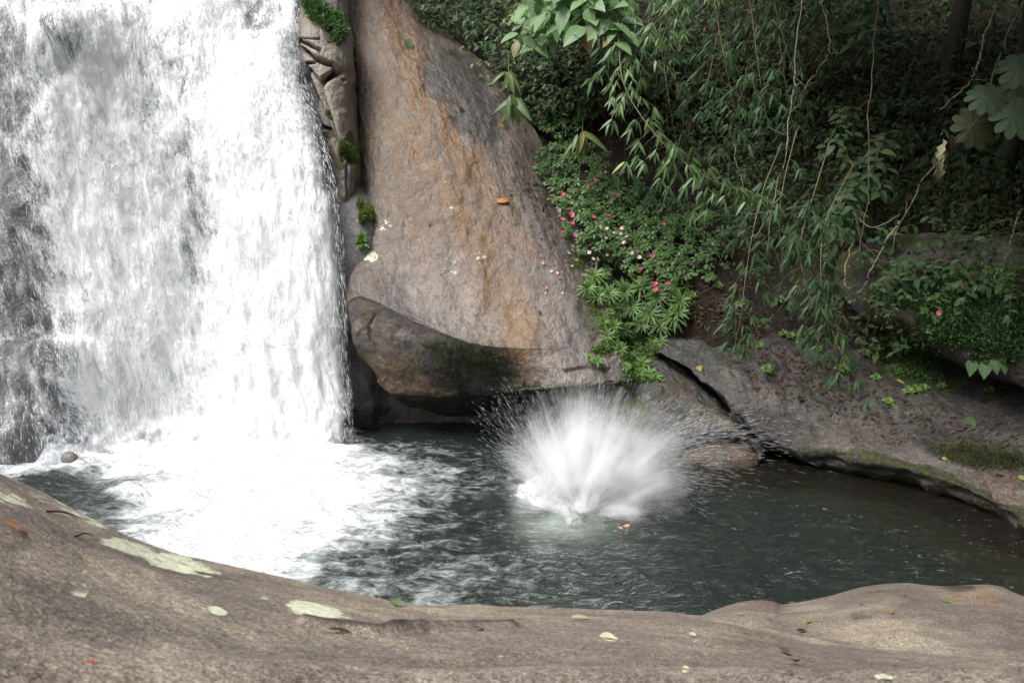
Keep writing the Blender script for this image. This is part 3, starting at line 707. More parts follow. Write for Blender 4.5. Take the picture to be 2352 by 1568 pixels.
# foam density over the pool, given at photograph points (px, py, density)
FOAM = [(60, 1085, .8), (130, 1075, .75), (220, 1045, 1), (100, 1120, .1), (170, 1130, .12), (150, 1150, .1), (240, 1110, .55), (220, 1150, .35), (230, 1180, .45), (300, 1080, .95), (290, 1130, .9), (300, 1180, .85), (270, 1205, .5),
        (330, 1210, .8), (400, 1050, 1.1), (400, 1150, 1.1), (400, 1240, .95), (500, 1100, 1.2), (500, 1200, 1.1), (500, 1280, 1), (600, 1050, 1.2), (600, 1150, 1.2), (600, 1250, 1.1), (640, 1310, .95), (700, 1050, 1.2), (700, 1150, 1.2), (700, 1250, 1.0), (700, 1310, .85),
        (760, 1030, 1.15), (780, 1120, 1.1), (780, 1200, 1), (790, 1250, .72), (800, 1280, .46), (760, 1300, .55), (760, 1330, .5), (850, 1060, .85), (850, 1120, .9), (860, 1180, .8), (870, 1230, .72), (880, 1270, .42), (850, 1320, .5), (830, 1350, .6),
        (830, 1010, .5), (900, 1030, .5), (930, 1080, .66), (920, 1130, .74), (940, 1180, .66), (930, 1230, .48), (940, 1290, .42), (940, 1350, .55), (980, 1040, .4), (1010, 1090, .56), (1000, 1140, .5), (1010, 1190, .36), (1010, 1240, .34), (1020, 1310, .46), (1000, 1370, .55),
        (880, 1000, .2), (960, 1000, .22), (1060, 1000, .15), (1150, 1000, .14), (1060, 1060, .32), (1080, 1100, .38), (1080, 1160, .26), (1090, 1230, .3), (1100, 1300, .42), (1090, 1370, .4), (1170, 1060, .2), (1160, 1180, .24), (1170, 1260, .28), (1180, 1330, .36), (1190, 1380, .34),
        (1300, 1300, .25), (1300, 1380, .32), (1250, 1220, .22), (1400, 1260, .2), (1420, 1330, .22), (1450, 1390, .26), (1550, 1380, .26), (1550, 1260, .16), (1550, 1100, .06), (1600, 1320, .2), (1700, 1360, .24), (1700, 1250, .1), (1700, 1130, .04), (1850, 1330, .24), (1850, 1220, .12), (1900, 1130, .03), (2000, 1300, .22), (2050, 1230, .18), (2050, 1160, .04), (2200, 1290, .28), (2200, 1240, .16), (2320, 1320, .26), (2340, 1280, .2), (2500, 1380, .25), (-200, 1200, .2), (1300, 1450, .3), (1700, 1500, .25), (600, 1400, .8)]
FP = np.array([list(PZ(p, q)[:2]) + [w + (.07 if 960 < p < 1480 and w < .6 else 0)] for p, q, w in FOAM])

def idw(pts, vals, qx, qy, power=3.5):
    num = np.zeros(qx.shape); den = np.zeros(qx.shape)
    for (x, y), v in zip(pts, vals):
        w = 1.0 / (((qx - x) ** 2 + (qy - y) ** 2) ** (power / 2) + 1e-4)
        num += w * v; den += w
    return num / den

def water_field(x, y):
    foam = idw(FP[:, :2], FP[:, 2], x, y)
    df = polydist(x, y, FALLFOOT)
    foam = np.maximum(foam, 1.25 * np.exp(-(df / 0.45) ** 2))
    amp = 0.014 + 0.05 * np.clip(foam, 0, 1) + 0.07 * np.exp(-(df / 1.0) ** 2) * sstep(-1.9, -2.5, x) + 0.02 * np.exp(-(((x - .75) ** 2 + (y - 10.3) ** 2) / 1.2))
    p = np.stack([x, y, x * 0], -1)
    q = p + 0.25 * np.stack([fbm(p * 1.3, 2, 5), fbm(p * 1.3, 2, 6), x * 0], -1)
    h = fbm(q * np.array([1.6, 2.4, 1]), 4, 141, .55) * 1.1 + ridged(q * np.array([2.2, 3.4, 1]), 3, 143) * 0.7
    z = h * amp + 0.06 * np.exp(-(df / 0.8) ** 2) * (1 + fbm(p * 3.5, 3, 9)) * sstep(-2.1, -2.6, x)
    return z, foam, h

M_water = None
def water_material():
    m = M("pool_water")
    co = m.n("TexCoord", 3)
    fo = m.attr("foam"); op = m.attr("opacity")
    # flow-aligned warped coordinates
    wv = m.n("TexNoise", 1, None, Vector=co, Scale=1.6, Detail=3.0)
    w = m.vadd(co, m.vmul(m.vadd(wv, (-.5, -.5, -.5)), (0.35, 0.35, 0.0)))
    n1 = m.noise(m.vmul(w, (1.7, 2.6, 1.0)), 2.2, 7, 0.66, 0.25)
    ve = m.n("TexVoronoi", 0, {"feature": 'DISTANCE_TO_EDGE'}, Vector=m.vmul(w, (1.6, 2.6, 1.0)), Scale=2.6)
    lace = m.ramp(ve, 0.0, 0.16, 1.0, 0.0)
    fine = m.noise(m.vmul(w, (4.0, 7.0, 1.0)), 3.0, 5, 0.7, 0.15)
    pat = m.math('ADD', m.math('MULTIPLY', n1, 0.65), m.math('ADD', m.math('MULTIPLY', lace, 0.05), m.math('MULTIPLY', fine, 0.42)))
    dif = m.math('SUBTRACT', m.math('ADD', fo, m.math('MULTIPLY', m.math('SUBTRACT', pat, 0.545), 1.6)), 0.54)
    mask = m.ramp(dif, -0.16, 0.40)
    # foam flecks on open water, also painted glints of sky on the ripples
    flk = m.noise(m.vmul(co, (9.0, 22.0, 1.0)), 1.0, 3, 0.6, 1.5)
    fl2 = m.noise(co, 1.1, 3, 0.6)
    fleck = m.math('MULTIPLY', m.ramp(flk, 0.64, 0.72), m.ramp(fl2, 0.40, 0.58))
    dots = m.n("TexVoronoi", 0, None, Vector=m.vmul(co, (1.0, 1.5, 1.0)), Scale=11.0)
    dot = m.math('MULTIPLY', m.ramp(dots, 0.04, 0.08, 0.7, 0.0), m.ramp(m.noise(co, 1.7, 3), 0.45, 0.6))
    fleck = m.math('MULTIPLY', m.math('MAXIMUM', fleck, dot), m.ramp(fo, 0.02, 0.25, 0.32, 0.75))
    mask = m.math('MAXIMUM', mask, fleck)
    rip = m.noise(m.vmul(w, (5.0, 11.0, 1.0)), 1.0, 4, 0.6, 0.8)
    rip2 = m.noise(m.vmul(w, (16.0, 30.0, 1.0)), 1.0, 3, 0.6, 0.5)
    nb = m.bump(m.math('ADD', rip, m.math('MULTIPLY', rip2, 0.22)), 0.55, 0.10)
    body = m.n("BsdfDiffuse", 0, None, Color=m.mix(m.attr("shallow"), (0.014, 0.021, 0.018), (0.022, 0.019, 0.012)), Normal=nb)
    body = m.n('MixShader', 0, None, _0=m.math('MULTIPLY', m.attr('aer'), m.ramp(n1, 0.3, 0.6, 0.35, 1.0)), _1=body, _2=m.n('BsdfDiffuse', 0, None, Color=(0.36, 0.42, 0.36)))
    tr = m.n("BsdfTransparent", 0, None, Color=(0.55, 0.62, 0.5))
    under = m.n("MixShader", 0, None, _0=op, _1=tr, _2=body)
    gl = m.n("BsdfGlossy", 0, None, Color=(1, 1, 1), Roughness=0.06, Normal=nb)
    fr = m.n("Fresnel", 0, None, IOR=1.33, Normal=nb)
    wat = m.n("MixShader", 0, None, _0=fr, _1=under, _2=gl)
    foamn = m.bump(m.math('ADD', n1, m.math('MULTIPLY', fine, 0.8)), 0.8, 0.16)
    fc = m.mix(m.ramp(dif, 0.1, 0.5), (0.50, 0.54, 0.54), (0.80, 0.81, 0.82))
    fsh = m.n("BsdfDiffuse", 0, None, Color=fc, Normal=foamn)
    return m.done(m.n("MixShader", 0, None, _0=mask, _1=wat, _2=fsh))

def build_water():
    x, y = np.meshgrid(np.linspace(-9.5, 9.5, 560), np.linspace(2.6, 15.2, 400))
    z, foam, h = water_field(x, y)
    depth = np.clip(-bed_z(x, y), 0, 3)
    op = 1 - np.exp(-depth * 1.5)
    shallow = np.exp(-(depth / 0.9) ** 2)
    aer = np.zeros(x.shape)
    for p, q, r, w in [(1258, 1205, .26, .62), (1320, 1205, .30, .45), (1225, 1145, .20, .5), (1245, 1262, .14, .22)]:
        c = PZ(p, q); aer = np.maximum(aer, w * np.exp(-((x - c[0]) ** 2 + ((y - c[1]) * .7) ** 2) / r ** 2))
    V = np.stack([x, y, z], -1)
    o = grid_obj("water", V, water_material(), {"foam": foam, "opacity": np.maximum(op, aer), "shallow": shallow, "aer": aer})
    tag(o, "dark green pool water churned white under the waterfall", kind="structure")
build_water()

# ------------------------------------------------------------------ waterfall
FD = [(-100, 0, .4), (-100, 400, .35), (-100, 800, .5), (0, 0, .38), (0, 200, .3), (0, 400, .4), (0, 550, .5), (0, 620, .62), (0, 750, .35), (0, 850, .5), (0, 950, .42), (0, 1060, .42),
      (40, 0, .5), (40, 100, .24), (40, 250, .15), (40, 400, .3), (50, 500, .3), (60, 600, .14), (65, 700, .14), (60, 770, .12), (40, 830, .42), (50, 950, .36), (60, 1060, .32),
      (100, 0, .65), (70, 60, .5), (80, 120, .6), (120, 80, .3), (150, 50, .3), (170, 100, .36), (200, 60, .42), (95, 180, .45), (90, 300, .55), (95, 450, .45), (100, 550, .4), (100, 650, .35), (100, 740, .22), (110, 800, .42), (110, 880, .45), (110, 960, .4), (110, 1040, .42),
      (120, 150, .8), (130, 220, .95), (130, 300, .95), (130, 400, .85), (130, 500, .74), (140, 600, .6), (140, 700, .5), (150, 780, .5), (160, 850, .58), (160, 920, .42), (170, 1000, .38), (200, 1040, .45),
      (200, 150, 1), (200, 250, 1.05), (200, 400, .95), (200, 500, .95), (190, 600, .8), (200, 700, .66), (210, 780, .7), (210, 860, .72), (215, 930, .6), (220, 1000, .6), (240, 20, .75), (240, 80, .85), (260, 130, .95), (270, 220, 1),
      (300, 20, .95), (290, 80, .74), (300, 150, .68), (310, 210, .7), (280, 300, .95), (310, 380, .95), (280, 500, 1), (280, 600, .95), (280, 700, .9), (280, 760, .78), (280, 850, .85), (260, 950, .9), (270, 1020, .95),
      (370, 50, .65), (360, 120, .52), (350, 200, .5), (340, 260, .48), (370, 300, .55), (350, 350, .75), (350, 450, .92), (340, 550, 1), (350, 650, 1), (340, 780, .85), (330, 850, .8), (340, 930, .85), (360, 1010, 1.1),
      (410, 20, .75), (420, 80, .55), (410, 150, .5), (420, 220, .6), (400, 270, .5), (390, 300, .75), (420, 340, .45), (400, 390, .55), (430, 420, .36), (420, 480, .55), (450, 500, .3), (440, 560, .36), (440, 640, .42), (410, 600, .85), (400, 700, .98), (440, 720, .7), (430, 800, .85), (410, 870, .66), (430, 910, .7), (440, 1000, 1.1),
      (455, 30, .9), (460, 100, .9), (480, 170, .72), (475, 230, .7), (460, 300, .62), (460, 350, .5), (465, 420, .48), (465, 480, .42), (466, 560, .38), (465, 640, .45),
      (500, 60, 1.0), (520, 130, .92), (500, 250, .8), (490, 330, .95), (500, 450, 1.05), (510, 600, 1.1), (500, 750, 1.05), (500, 900, .98), (520, 1000, 1.2),
      (560, 20, .45), (550, 60, .7), (575, 40, .25), (590, 70, .25), (620, 50, .25), (570, 100, .75), (600, 110, .9), (570, 180, .95), (560, 300, 1), (560, 450, 1.1), (560, 700, 1.1), (580, 900, 1.1), (600, 1020, 1.2), (640, 30, .45), (610, 10, .25), (660, 20, .95), (640, 80, .95), (600, 200, .85), (605, 280, .75), (608, 340, .78), (600, 420, .95), (630, 130, .75), (645, 90, .8), (650, 180, .95), (650, 300, 1), (650, 500, 1.1), (660, 700, 1.15), (680, 900, 1.15), (690, 380, 1), (700, 500, 1.05), (720, 700, 1.1), (730, 900, 1.05), (740, 1020, 1.1), (740, 560, .95), (760, 750, .9), (770, 900, .9), (780, 1000, .95), (-100, 1100, .4), (200, -150, .6), (500, -150, .7), (650, -150, .8)]

def waterfall_material():
    m = M("falling_water")
    st = m.attr("flow", 1)
    co = m.n("TexCoord", 3)
    de = m.attr("foam"); thick = m.attr("thick")
    wv = m.n("TexNoise", 1, None, Vector=m.vmul(st, (2.0, 0.9, 1.0)), Scale=1.0, Detail=3.0)
    w = m.vadd(st, m.vmul(m.vadd(wv, (-.5, -.5, -.5)), (0.35, 0.5, 0.0)))
    s1 = m.noise(m.vmul(w, (11.0, 2.2, 1.0)), 1.0, 6, 0.68, 0.5)
    s2 = m.noise(m.vmul(w, (34.0, 8.0, 1.0)), 1.0, 5, 0.7, 0.6)
    sc = m.n("TexVoronoi", 0, {"feature": 'SMOOTH_F1'}, Vector=m.vmul(w, (6.5, 3.4, 1.0)), Scale=1.0)
    scal = m.ramp(sc, 0.15, 0.75)
    s3 = m.noise(m.vmul(w, (75.0, 24.0, 1.0)), 1.0, 4, 0.75, 0.4)
    pat = m.math('ADD', m.math('MULTIPLY', s1, 0.55), m.math('ADD', m.math('MULTIPLY', s2, 0.55), m.math('ADD', m.math('MULTIPLY', scal, 0.18), m.math('MULTIPLY', s3, 0.62))))
    dif = m.math('SUBTRACT', m.math('ADD', de, m.math('MULTIPLY', m.math('SUBTRACT', pat, 0.95), 1.9)), 0.32)
    alpha = m.ramp(dif, -0.40, 0.30)
    veil = m.math('MULTIPLY', m.ramp(de, 0.05, 0.6, 0.0, 0.5), m.math('ADD', m.ramp(s3, 0.35, 0.65, 0.1, 0.9), m.ramp(s2, 0.35, 0.65, 0.1, 0.9)))
    alpha = m.math('MAXIMUM', m.math('MULTIPLY', alpha, 0.97), veil)
    col = m.mix(m.ramp(dif, -0.1, 0.65), (0.70, 0.73, 0.76), (0.95, 0.955, 0.96))
    col = m.mix(m.attr("green"), col, m.mix(m.ramp(s2, 0.4, 0.6), (0.34, 0.38, 0.36), (0.75, 0.78, 0.77)))
    nb = m.bump(m.math('ADD', s1, m.math('MULTIPLY', s2, 0.7)), 0.55, 0.10)
    dfs = m.n("BsdfDiffuse", 0, None, Color=col, Normal=nb)
    trl = m.n("BsdfTranslucent", 0, None, Color=(0.9, 0.92, 0.93), Normal=nb)
    wh = m.n("MixShader", 0, None, _0=0.2, _1=dfs, _2=trl)
    gl = m.n("BsdfGlossy", 0, None, Color=(1, 1, 1), Roughness=0.2, Normal=nb)
    wh = m.n("MixShader", 0, None, _0=0.05, _1=wh, _2=gl)
    tr = m.n("BsdfTransparent", 0, None, Color=(0.93, 0.95, 0.96))
    return m.done(m.n("MixShader", 0, None, _0=m.math('MULTIPLY', alpha, thick), _1=tr, _2=wh))

FALL = {}
def build_fall():
    pys = [-500, -200, -60, 20, 70, 140, 300, 480, 760, 800, 940, 1030, 1120]
    cols = [-900, -350, -120, 0, 95, 220, 330, 450, 580, 0, 0]
    Yc = SURF["cliff"]
    R = dict(zip(pys, [720, 690, 690, 688, 684, 674, 716, 762, 786, 788, 793, 797, 800]))
    base = {-500: [17, 16.6, 16.4, 16.2, 16.2, 16.4, 16.6, 17.0, 17.3], -200: [14.6, 14.5, 14.4, 14.3, 14.3, 14.8, 15.2, 15.6, 16.0], -60: [14.0, 13.9, 13.7, 13.6, 13.6, 14.0, 14.5, 14.9, 15.4], 20: [13.7, 13.6, 13.45, 13.3, 13.25, 13.5, 14.0, 14.3, 15.1],
            70: [13.6, 13.5, 13.3, 13.15, 13.05, 13.3, 13.8, 14.05, 14.6], 140: [13.4, 13.3, 13.1, 13.0, 12.95, 13.2, 13.6, 13.8, 13.95], 300: [13.1, 13.0, 12.9, 12.85, 12.85, 13.1, 13.3, 13.42, 13.35],
            480: [12.8, 12.8, 12.7, 12.65, 12.75, 12.95, 13.1, 13.22, 13.12], 760: [12.4, 12.4, 12.4, 12.4, 12.5, 12.66, 12.83, 13.02, 12.92], 800: [11.9, 12.0, 12.05, 12.05, 12.17, 12.6, 12.8, 12.98, 12.9], 940: [11.5, 11.6, 11.65, 11.7, 11.88, 12.4, 12.7, 12.85, 12.8],
            1030: [11.3, 11.4, 11.45, 11.5, 11.75, 12.2, 12.55, 12.7, 12.7], 1120: [11.1, 11.2, 11.3, 11.35, 11.6, 12.0, 12.3, 12.45, 12.45]}
    re = {-500: (17.3, 17.4), -200: (15.9, 16.1), -60: (15.1, 15.2), 20: (14.7, 14.75), 70: (14.2, 14.35), 140: (13.85, 14.1), 300: (13.35, 13.6), 480: (13.05, 13.22), 760: (12.9, 13.07), 800: (12.88, 13.05), 940: (12.8, 12.98), 1030: (12.7, 12.9), 1120: (12.5, 12.9)}
    rows = []
    for y in pys:
        r = R[y]
        xs = cols[:9] + [r - 45, r]
        rows.append([(x, y, Y - 0.09) for x, Y in zip(xs, base[y] + list(re[y]))])
    V = net(pnet(rows), 520, 460)
    a, b = proj(V)
    n = gnormals(V)
    # follow the rock behind it
    d0 = fbm(V * np.array([0.9, 0.9, 0.7]), 5, 11) * 0.16
    foam = idw([(p, q * .55) for p, q, _ in FD], [w * (.08 if p <= 75 and q > 60 else .5 if p <= 125 and q > 440 else .85 if p <= 100 else 1) for p, q, w in FD], a, b * .55, 3.2)
    thickf = np.clip(foam, 0, 1.1)
    st = rock_attrs(V, a, b)["flow"]
    # streamlines lean: slide the across-coordinate so streaks run down and to the right as in the cascade
    lean = np.interp(V[..., 0], [-7, -5.5, -1.5], [.30, .30, .14])
    st = st.copy(); st[..., 0] = V[..., 0] + lean * V[..., 2]
    st[..., 1] = -V[..., 2] * 1.0 - V[..., 1] * 0.6
    q = st.copy()
    bul = fbm(q * np.array([7.0, 1.6, 1]), 4, 151) * 0.05 + fbm(q * np.array([20, 5.0, 1]), 3, 152) * 0.018
    d = d0 * (1 - 0.5 * np.clip(foam, 0, 1)) + thickf * (0.07 + bul) + 0.02
    d += 0.10 * np.exp(-(np.clip(1040 - b, 0, 999) / 60) ** 2) * (0.5 + fbm(V * 4, 3, 3)) * sstep(810, 720, a)
    d += 0.17 * np.exp(-((a - 140) / 60) ** 2 - ((b - 80) / 55) ** 2)
    V2 = V + n * d[..., None]
    r = np.interp(b, pys, [R[y] for y in pys])
    e = (r - a)
    rag = fbm(np.stack([a * .02, b * .010, a * 0], -1), 4, 161) * 12
    thick = sstep(2, 26, e + rag)
    green = blobs(a, b, [(608, 250, 22, 150, 0, .45), (628, 110, 30, 50, -20, .5), (655, 60, 22, 40, 0, .3)])
    o = grid_obj("waterfall", V2, waterfall_material(), {"flow": st, "foam": foam, "thick": thick, "green": green})
    FALL.update(V=V2, foam=foam, thick=thick, n=n, obj=o, a=a, b=b)
    tag(rebase(o), "broad white waterfall pouring over the rock wall into the pool", "waterfall")
build_fall()

def build_near_ground():
    x, y = np.meshgrid(np.linspace(-9, 14, 90), np.linspace(-9, 0.75, 50))
    z = 2.40 + 0.12 * fbm(np.stack([x * .6, y * .6, x * 0], -1), 3, 171) + 0.02 * np.clip(-y, 0, 9) ** 1.5
    V = np.stack([x, y, z], -1)
    o = grid_obj("ground", V, M_soil, rock_attrs(V, x, y))
    tag(o, "leafy ground of the near bank where the photographer stands", kind="structure")
build_near_ground()

# ================================================================== plants
rng = np.random.default_rng(7)
UP = np.array([0, 0, 1.0])
def nz(v):
    v = np.asarray(v, float)
    return v / (np.linalg.norm(v, axis=-1, keepdims=True) + 1e-9)

def leaf_template(prof, fold=0.25, droop=0.3):
    """prof: list of (t, half width 0..1). returns verts (k,3) in units of length, width, length and faces"""
    V, rows = [], []
    for t, w in prof:
        z = -droop * t * t
        if w <= 0:
            rows.append([len(V)]); V.append((t, 0, z))
        else:
            rows.append([len(V), len(V) + 1, len(V) + 2])
            V += [(t, -w, z), (t, 0, z), (t, w, z)]
    tris = []
    for r0, r1 in zip(rows[:-1], rows[1:]):
        if len(r0) == 1 and len(r1) == 3:
            tris += [(r0[0], r1[1], r1[0]), (r0[0], r1[2], r1[1])]
        elif len(r0) == 3 and len(r1) == 1:
            tris += [(r0[0], r0[1], r1[0]), (r0[1], r0[2], r1[0])]
        else:
            for j in (0, 1):
                tris += [(r0[j], r0[j + 1], r1[j + 1]), (r0[j], r1[j + 1], r1[j])]
    return np.array(V, float), np.array(tris), fold

T_LANCE = leaf_template([(0, 0), (.12, .75), (.35, 1), (.65, .8), (1, 0)], .22, .22)
T_OVATE = leaf_template([(0, 0), (.1, .6), (.3, 1), (.55, .92), (.8, .5), (1, 0)], .18, .28)
T_ELLIP = leaf_template([(0, 0), (.25, .85), (.5, 1), (.78, .7), (1, 0)], .2, .2)
T_STRAP = leaf_template([(0, 0), (.2, .8), (.45, 1), (.7, .85), (.88, .45), (1, 0)], .25, .45)
T_LOW = leaf_template([(0, 0), (.45, 1), (1, 0)], .22, .2)
T_HEART = leaf_template([(-.12, .0), (-.14, .55), (.08, .98), (.3, .95), (.6, .6), (1, 0)], .12, .15)

def leaves(pos, d, nrm, L, W, tmpl, seed_attr=None):
    T, tr, fold = tmpl
    pos, d = np.asarray(pos, float), nz(d)
    N, k = len(pos), len(T)
    nrm = np.asarray(nrm, float) + np.zeros((N, 3))
    s = nz(np.cross(nrm, d)); n2 = np.cross(d, s)
    L = np.asarray(L, float) + np.zeros(N); W = np.asarray(W, float) + np.zeros(N)
    x = T[None, :, 0] * L[:, None]
    y = T[None, :, 1] * W[:, None] * 0.5
    z = T[None, :, 2] * L[:, None] + np.abs(y) * fold
    V = pos[:, None] + d[:, None] * x[..., None] + s[:, None] * y[..., None] + n2[:, None] * z[..., None]
    F = (tr[None] + (np.arange(N) * k)[:, None, None]).reshape(-1, 3)
    r = rng.random(N) if seed_attr is None else np.asarray(seed_attr) + np.zeros(N)
    A = np.stack([np.broadcast_to(T[None, :, 0], (N, k)), np.broadcast_to(T[None, :, 1], (N, k)), np.broadcast_to(r[:, None], (N, k))], -1)
    return V.reshape(-1, 3), F, A.reshape(-1, 3)

def join(parts):
    V, Fs, A, o = [], [], [], 0
    for v, f, a in parts:
        V.append(v); Fs.append(f + o); A.append(a); o += len(v)
    return np.concatenate(V), np.concatenate(Fs), np.concatenate(A)

def tube(path, r0, r1, sides=5):
    p = np.asarray(path, float); m = len(p)
    t = nz(np.gradient(p, axis=0))
    ref = np.where(np.abs(t[:, 2:3]) > .9, np.array([[1.0, 0, 0]]), np.array([[0, 0, 1.0]]))
    a = nz(np.cross(t, ref)); b = np.cross(t, a)
    ang = np.arange(sides) * 2 * PI / sides
    r = np.linspace(r0, r1, m)
    V = p[:, None] + (a[:, None] * np.cos(ang)[None, :, None] + b[:, None] * np.sin(ang)[None, :, None]) * r[:, None, None]
    i, j = np.meshgrid(np.arange(m - 1), np.arange(sides), indexing='ij')
    q0 = i * sides + j; q1 = i * sides + (j + 1) % sides
    tr = np.concatenate([np.stack([q0, q1, q1 + sides], -1).reshape(-1, 3), np.stack([q0, q1 + sides, q0 + sides], -1).reshape(-1, 3)])
    A = np.zeros((m * sides, 3)); A[:, 0] = np.repeat(np.linspace(0, 1, m), sides); A[:, 2] = rng.random()
    return V.reshape(-1, 3), tr, A

def leaf_mat(name, dark, light, odd=None, rough=0.38, trans=0.22, rib=1.25, odd_from=0.93, spec=0.28):
    m = M(name)
    l = m.attr("luv", 1)
    sx = m.t.nodes.new("ShaderNodeSeparateXYZ"); m.link(l, sx.inputs[0])
    r = sx.outputs[2]
    oi = m.t.nodes.new("ShaderNodeObjectInfo")
    rr = m.math('ADD', m.math('MULTIPLY', r, 0.75), m.math('MULTIPLY', oi.outputs["Random"], 0.25))
    c = m.mix(rr, dark, light)
    if odd: c = m.mix(m.ramp(r, odd_from, odd_from + 0.03), c, odd)
    ay = m.math('ABSOLUTE', sx.outputs[1])
    ribf = m.ramp(ay, 0.02, 0.14, 1.0, 0.0)
    vein = m.math('SINE', m.math('MULTIPLY', m.math('ADD', sx.outputs[0], m.math('MULTIPLY', ay, -0.22)), 48.0))
    vf = m.math('ADD', m.math('MULTIPLY', ribf, 0.5), m.ramp(vein, 0.7, 1.0, 0.0, 0.18), clamp=True)
    c = m.mix(vf, c, tuple(min(x * rib + .02, 1) for x in light))
    co = m.n("TexCoord", 3)
    sp = m.noise(co, 30.0, 3, .6)
    c = m.mix(m.ramp(sp, .3, .7, 0, .35), c, tuple(x * .6 for x in dark))
    ge = m.t.nodes.new("ShaderNodeNewGeometry")
    c2 = m.mix(ge.outputs["Backfacing"], c, m.mix(0.2, c, (0.14, 0.19, 0.10))) if trans > .12 else c
    nb = m.bump(vein, 0.15, 0.003)
    b = m.n("BsdfPrincipled", 0, None, Base_Color=c2, Roughness=rough, Specular_IOR_Level=spec, Normal=nb)
    t = m.n("BsdfTranslucent", 0, None, Color=m.mix(1.0, c, (1.3, 1.5, 0.7), 'MULTIPLY'))
    return m.done(m.n("MixShader", 0, None, _0=trans, _1=b, _2=t))

def bark_mat(name, a, b, rough=0.8, scale=30.0):
    m = M(name)
    co = m.n("TexCoord", 3)
    n1 = m.noise(co, scale, 5, .7)
    n2 = m.noise(co, scale * .15, 3, .6)
    c = m.mix(m.ramp(m.math('ADD', m.math('MULTIPLY', n1, .6), m.math('MULTIPLY', n2, .5)), .42, .66), a, b)
    return m.done(m.n("BsdfPrincipled", 0, None, Base_Color=c, Roughness=rough, Normal=m.bump(n1, .5, .01)))

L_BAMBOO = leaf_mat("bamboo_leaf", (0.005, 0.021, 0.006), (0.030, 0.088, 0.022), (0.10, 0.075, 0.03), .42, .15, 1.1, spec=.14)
L_BAMBOO_B = leaf_mat("lit_bamboo_leaf", (0.050, 0.105, 0.034), (0.105, 0.19, 0.062), (0.22, 0.25, 0.06), .32, .25, 1.1)  # lit copy of the bamboo leaf, open light put into the green
L_BROAD = leaf_mat("broad_leaf", (0.10, 0.19, 0.085), (0.19, 0.31, 0.145), (0.20, 0.10, 0.03), .45, .25, 1.3, .95)
L_DARK = leaf_mat("glossy_dark_leaf", (0.010, 0.033, 0.011), (0.030, 0.074, 0.024), (0.12, 0.10, 0.03), .30, .15, 1.3, spec=.14)
L_SHRUB = leaf_mat("shrub_leaf", (0.008, 0.032, 0.009), (0.034, 0.090, 0.024), (0.11, 0.085, 0.03), .42, .2, 1.2, spec=.14)
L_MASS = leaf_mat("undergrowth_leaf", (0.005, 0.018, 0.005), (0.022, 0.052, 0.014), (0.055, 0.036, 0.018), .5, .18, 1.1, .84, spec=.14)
L_STRAP = leaf_mat("strap_leaf", (0.060, 0.110, 0.030), (0.115, 0.165, 0.045), (0.22, 0.16, 0.03), .4, .25, 1.2, .9)
L_IMP = leaf_mat("flower_bush_leaf", (0.016, 0.055, 0.008), (0.050, 0.130, 0.018), (0.10, 0.17, 0.04), .33, .18, 1.3)
L_MID = leaf_mat("half_lit_leaf", (0.035, 0.085, 0.028), (0.095, 0.170, 0.060), (0.22, 0.20, 0.05), .42, .22, 1.25, .94)  # brighter green carries the light falling on these shrubs
L_ROS = leaf_mat("rosette_leaf", (0.045, 0.110, 0.020), (0.095, 0.180, 0.038), (0.14, 0.20, 0.05), .4, .2, 1.3)
L_TINY = leaf_mat("seedling_leaf", (0.060, 0.130, 0.020), (0.12, 0.22, 0.035), None, .45, .25, 1.1)
L_MOSS = leaf_mat("moss_frond", (0.055, 0.085, 0.008), (0.13, 0.18, 0.015), None, .8, .2, 1.0)
L_MOSSD = leaf_mat("dark_moss_frond", (0.014, 0.018, 0.006), (0.045, 0.055, 0.014), (0.07, 0.06, 0.03), .9, .1, 1.0)
L_PALM = leaf_mat("palmate_leaf", (0.085, 0.13, 0.085), (0.11, 0.16, 0.10), None, .5, .2, 1.25)
L_OLD = leaf_mat("olive_leaf", (0.055, 0.058, 0.022), (0.075, 0.075, 0.03), None, .6, .15, 1.2)
L_DEAD = leaf_mat("dead_leaf", (0.040, 0.022, 0.013), (0.150, 0.085, 0.050), (0.022, 0.015, 0.010), .75, .05, .8, .55)
L_ORANGE = leaf_mat("orange_leaf", (0.60, 0.20, 0.03), (0.70, 0.27, 0.05), None, .5, .1, .8)
L_RUSTY = leaf_mat("rusty_leaf", (0.22, 0.085, 0.025), (0.34, 0.15, 0.05), None, .6, .05, .8)
L_RED = leaf_mat("red_leaf", (0.30, 0.075, 0.045), (0.36, 0.10, 0.06), None, .6, .05, .8)
L_PALE = leaf_mat("pale_leaf", (0.34, 0.33, 0.21), (0.42, 0.42, 0.26), None, .6, .05, .9)
L_LIME = leaf_mat("lime_leaf", (0.12, 0.16, 0.03), (0.19, 0.22, 0.04), None, .5, .2, 1.0)
L_YEL = leaf_mat("yellow_leaf", (0.24, 0.18, 0.04), (0.32, 0.25, 0.06), None, .5, .2, 1.0)
L_PINK = leaf_mat("pink_petal", (0.62, 0.045, 0.14), (0.75, 0.09, 0.20), None, .5, .25, 1.0)
L_MAG = leaf_mat("magenta_petal", (0.50, 0.03, 0.20), (0.58, 0.05, 0.26), None, .5, .25, 1.0)
L_PALEP = leaf_mat("pale_pink_petal", (0.72, 0.42, 0.46), (0.82, 0.56, 0.58), None, .5, .25, 1.0)
B_TWIG = bark_mat("twig_bark", (0.060, 0.042, 0.022), (0.14, 0.105, 0.06))
B_CULM = bark_mat("bamboo_culm", (0.085, 0.075, 0.028), (0.16, 0.13, 0.06), .5)
B_PALE = bark_mat("pale_bark", (0.06, 0.05, 0.03), (0.20, 0.185, 0.14), .8, 24.0)
B_MOSSY = bark_mat("mossy_bark", (0.055, 0.048, 0.030), (0.17, 0.16, 0.095), .9, 20.0)
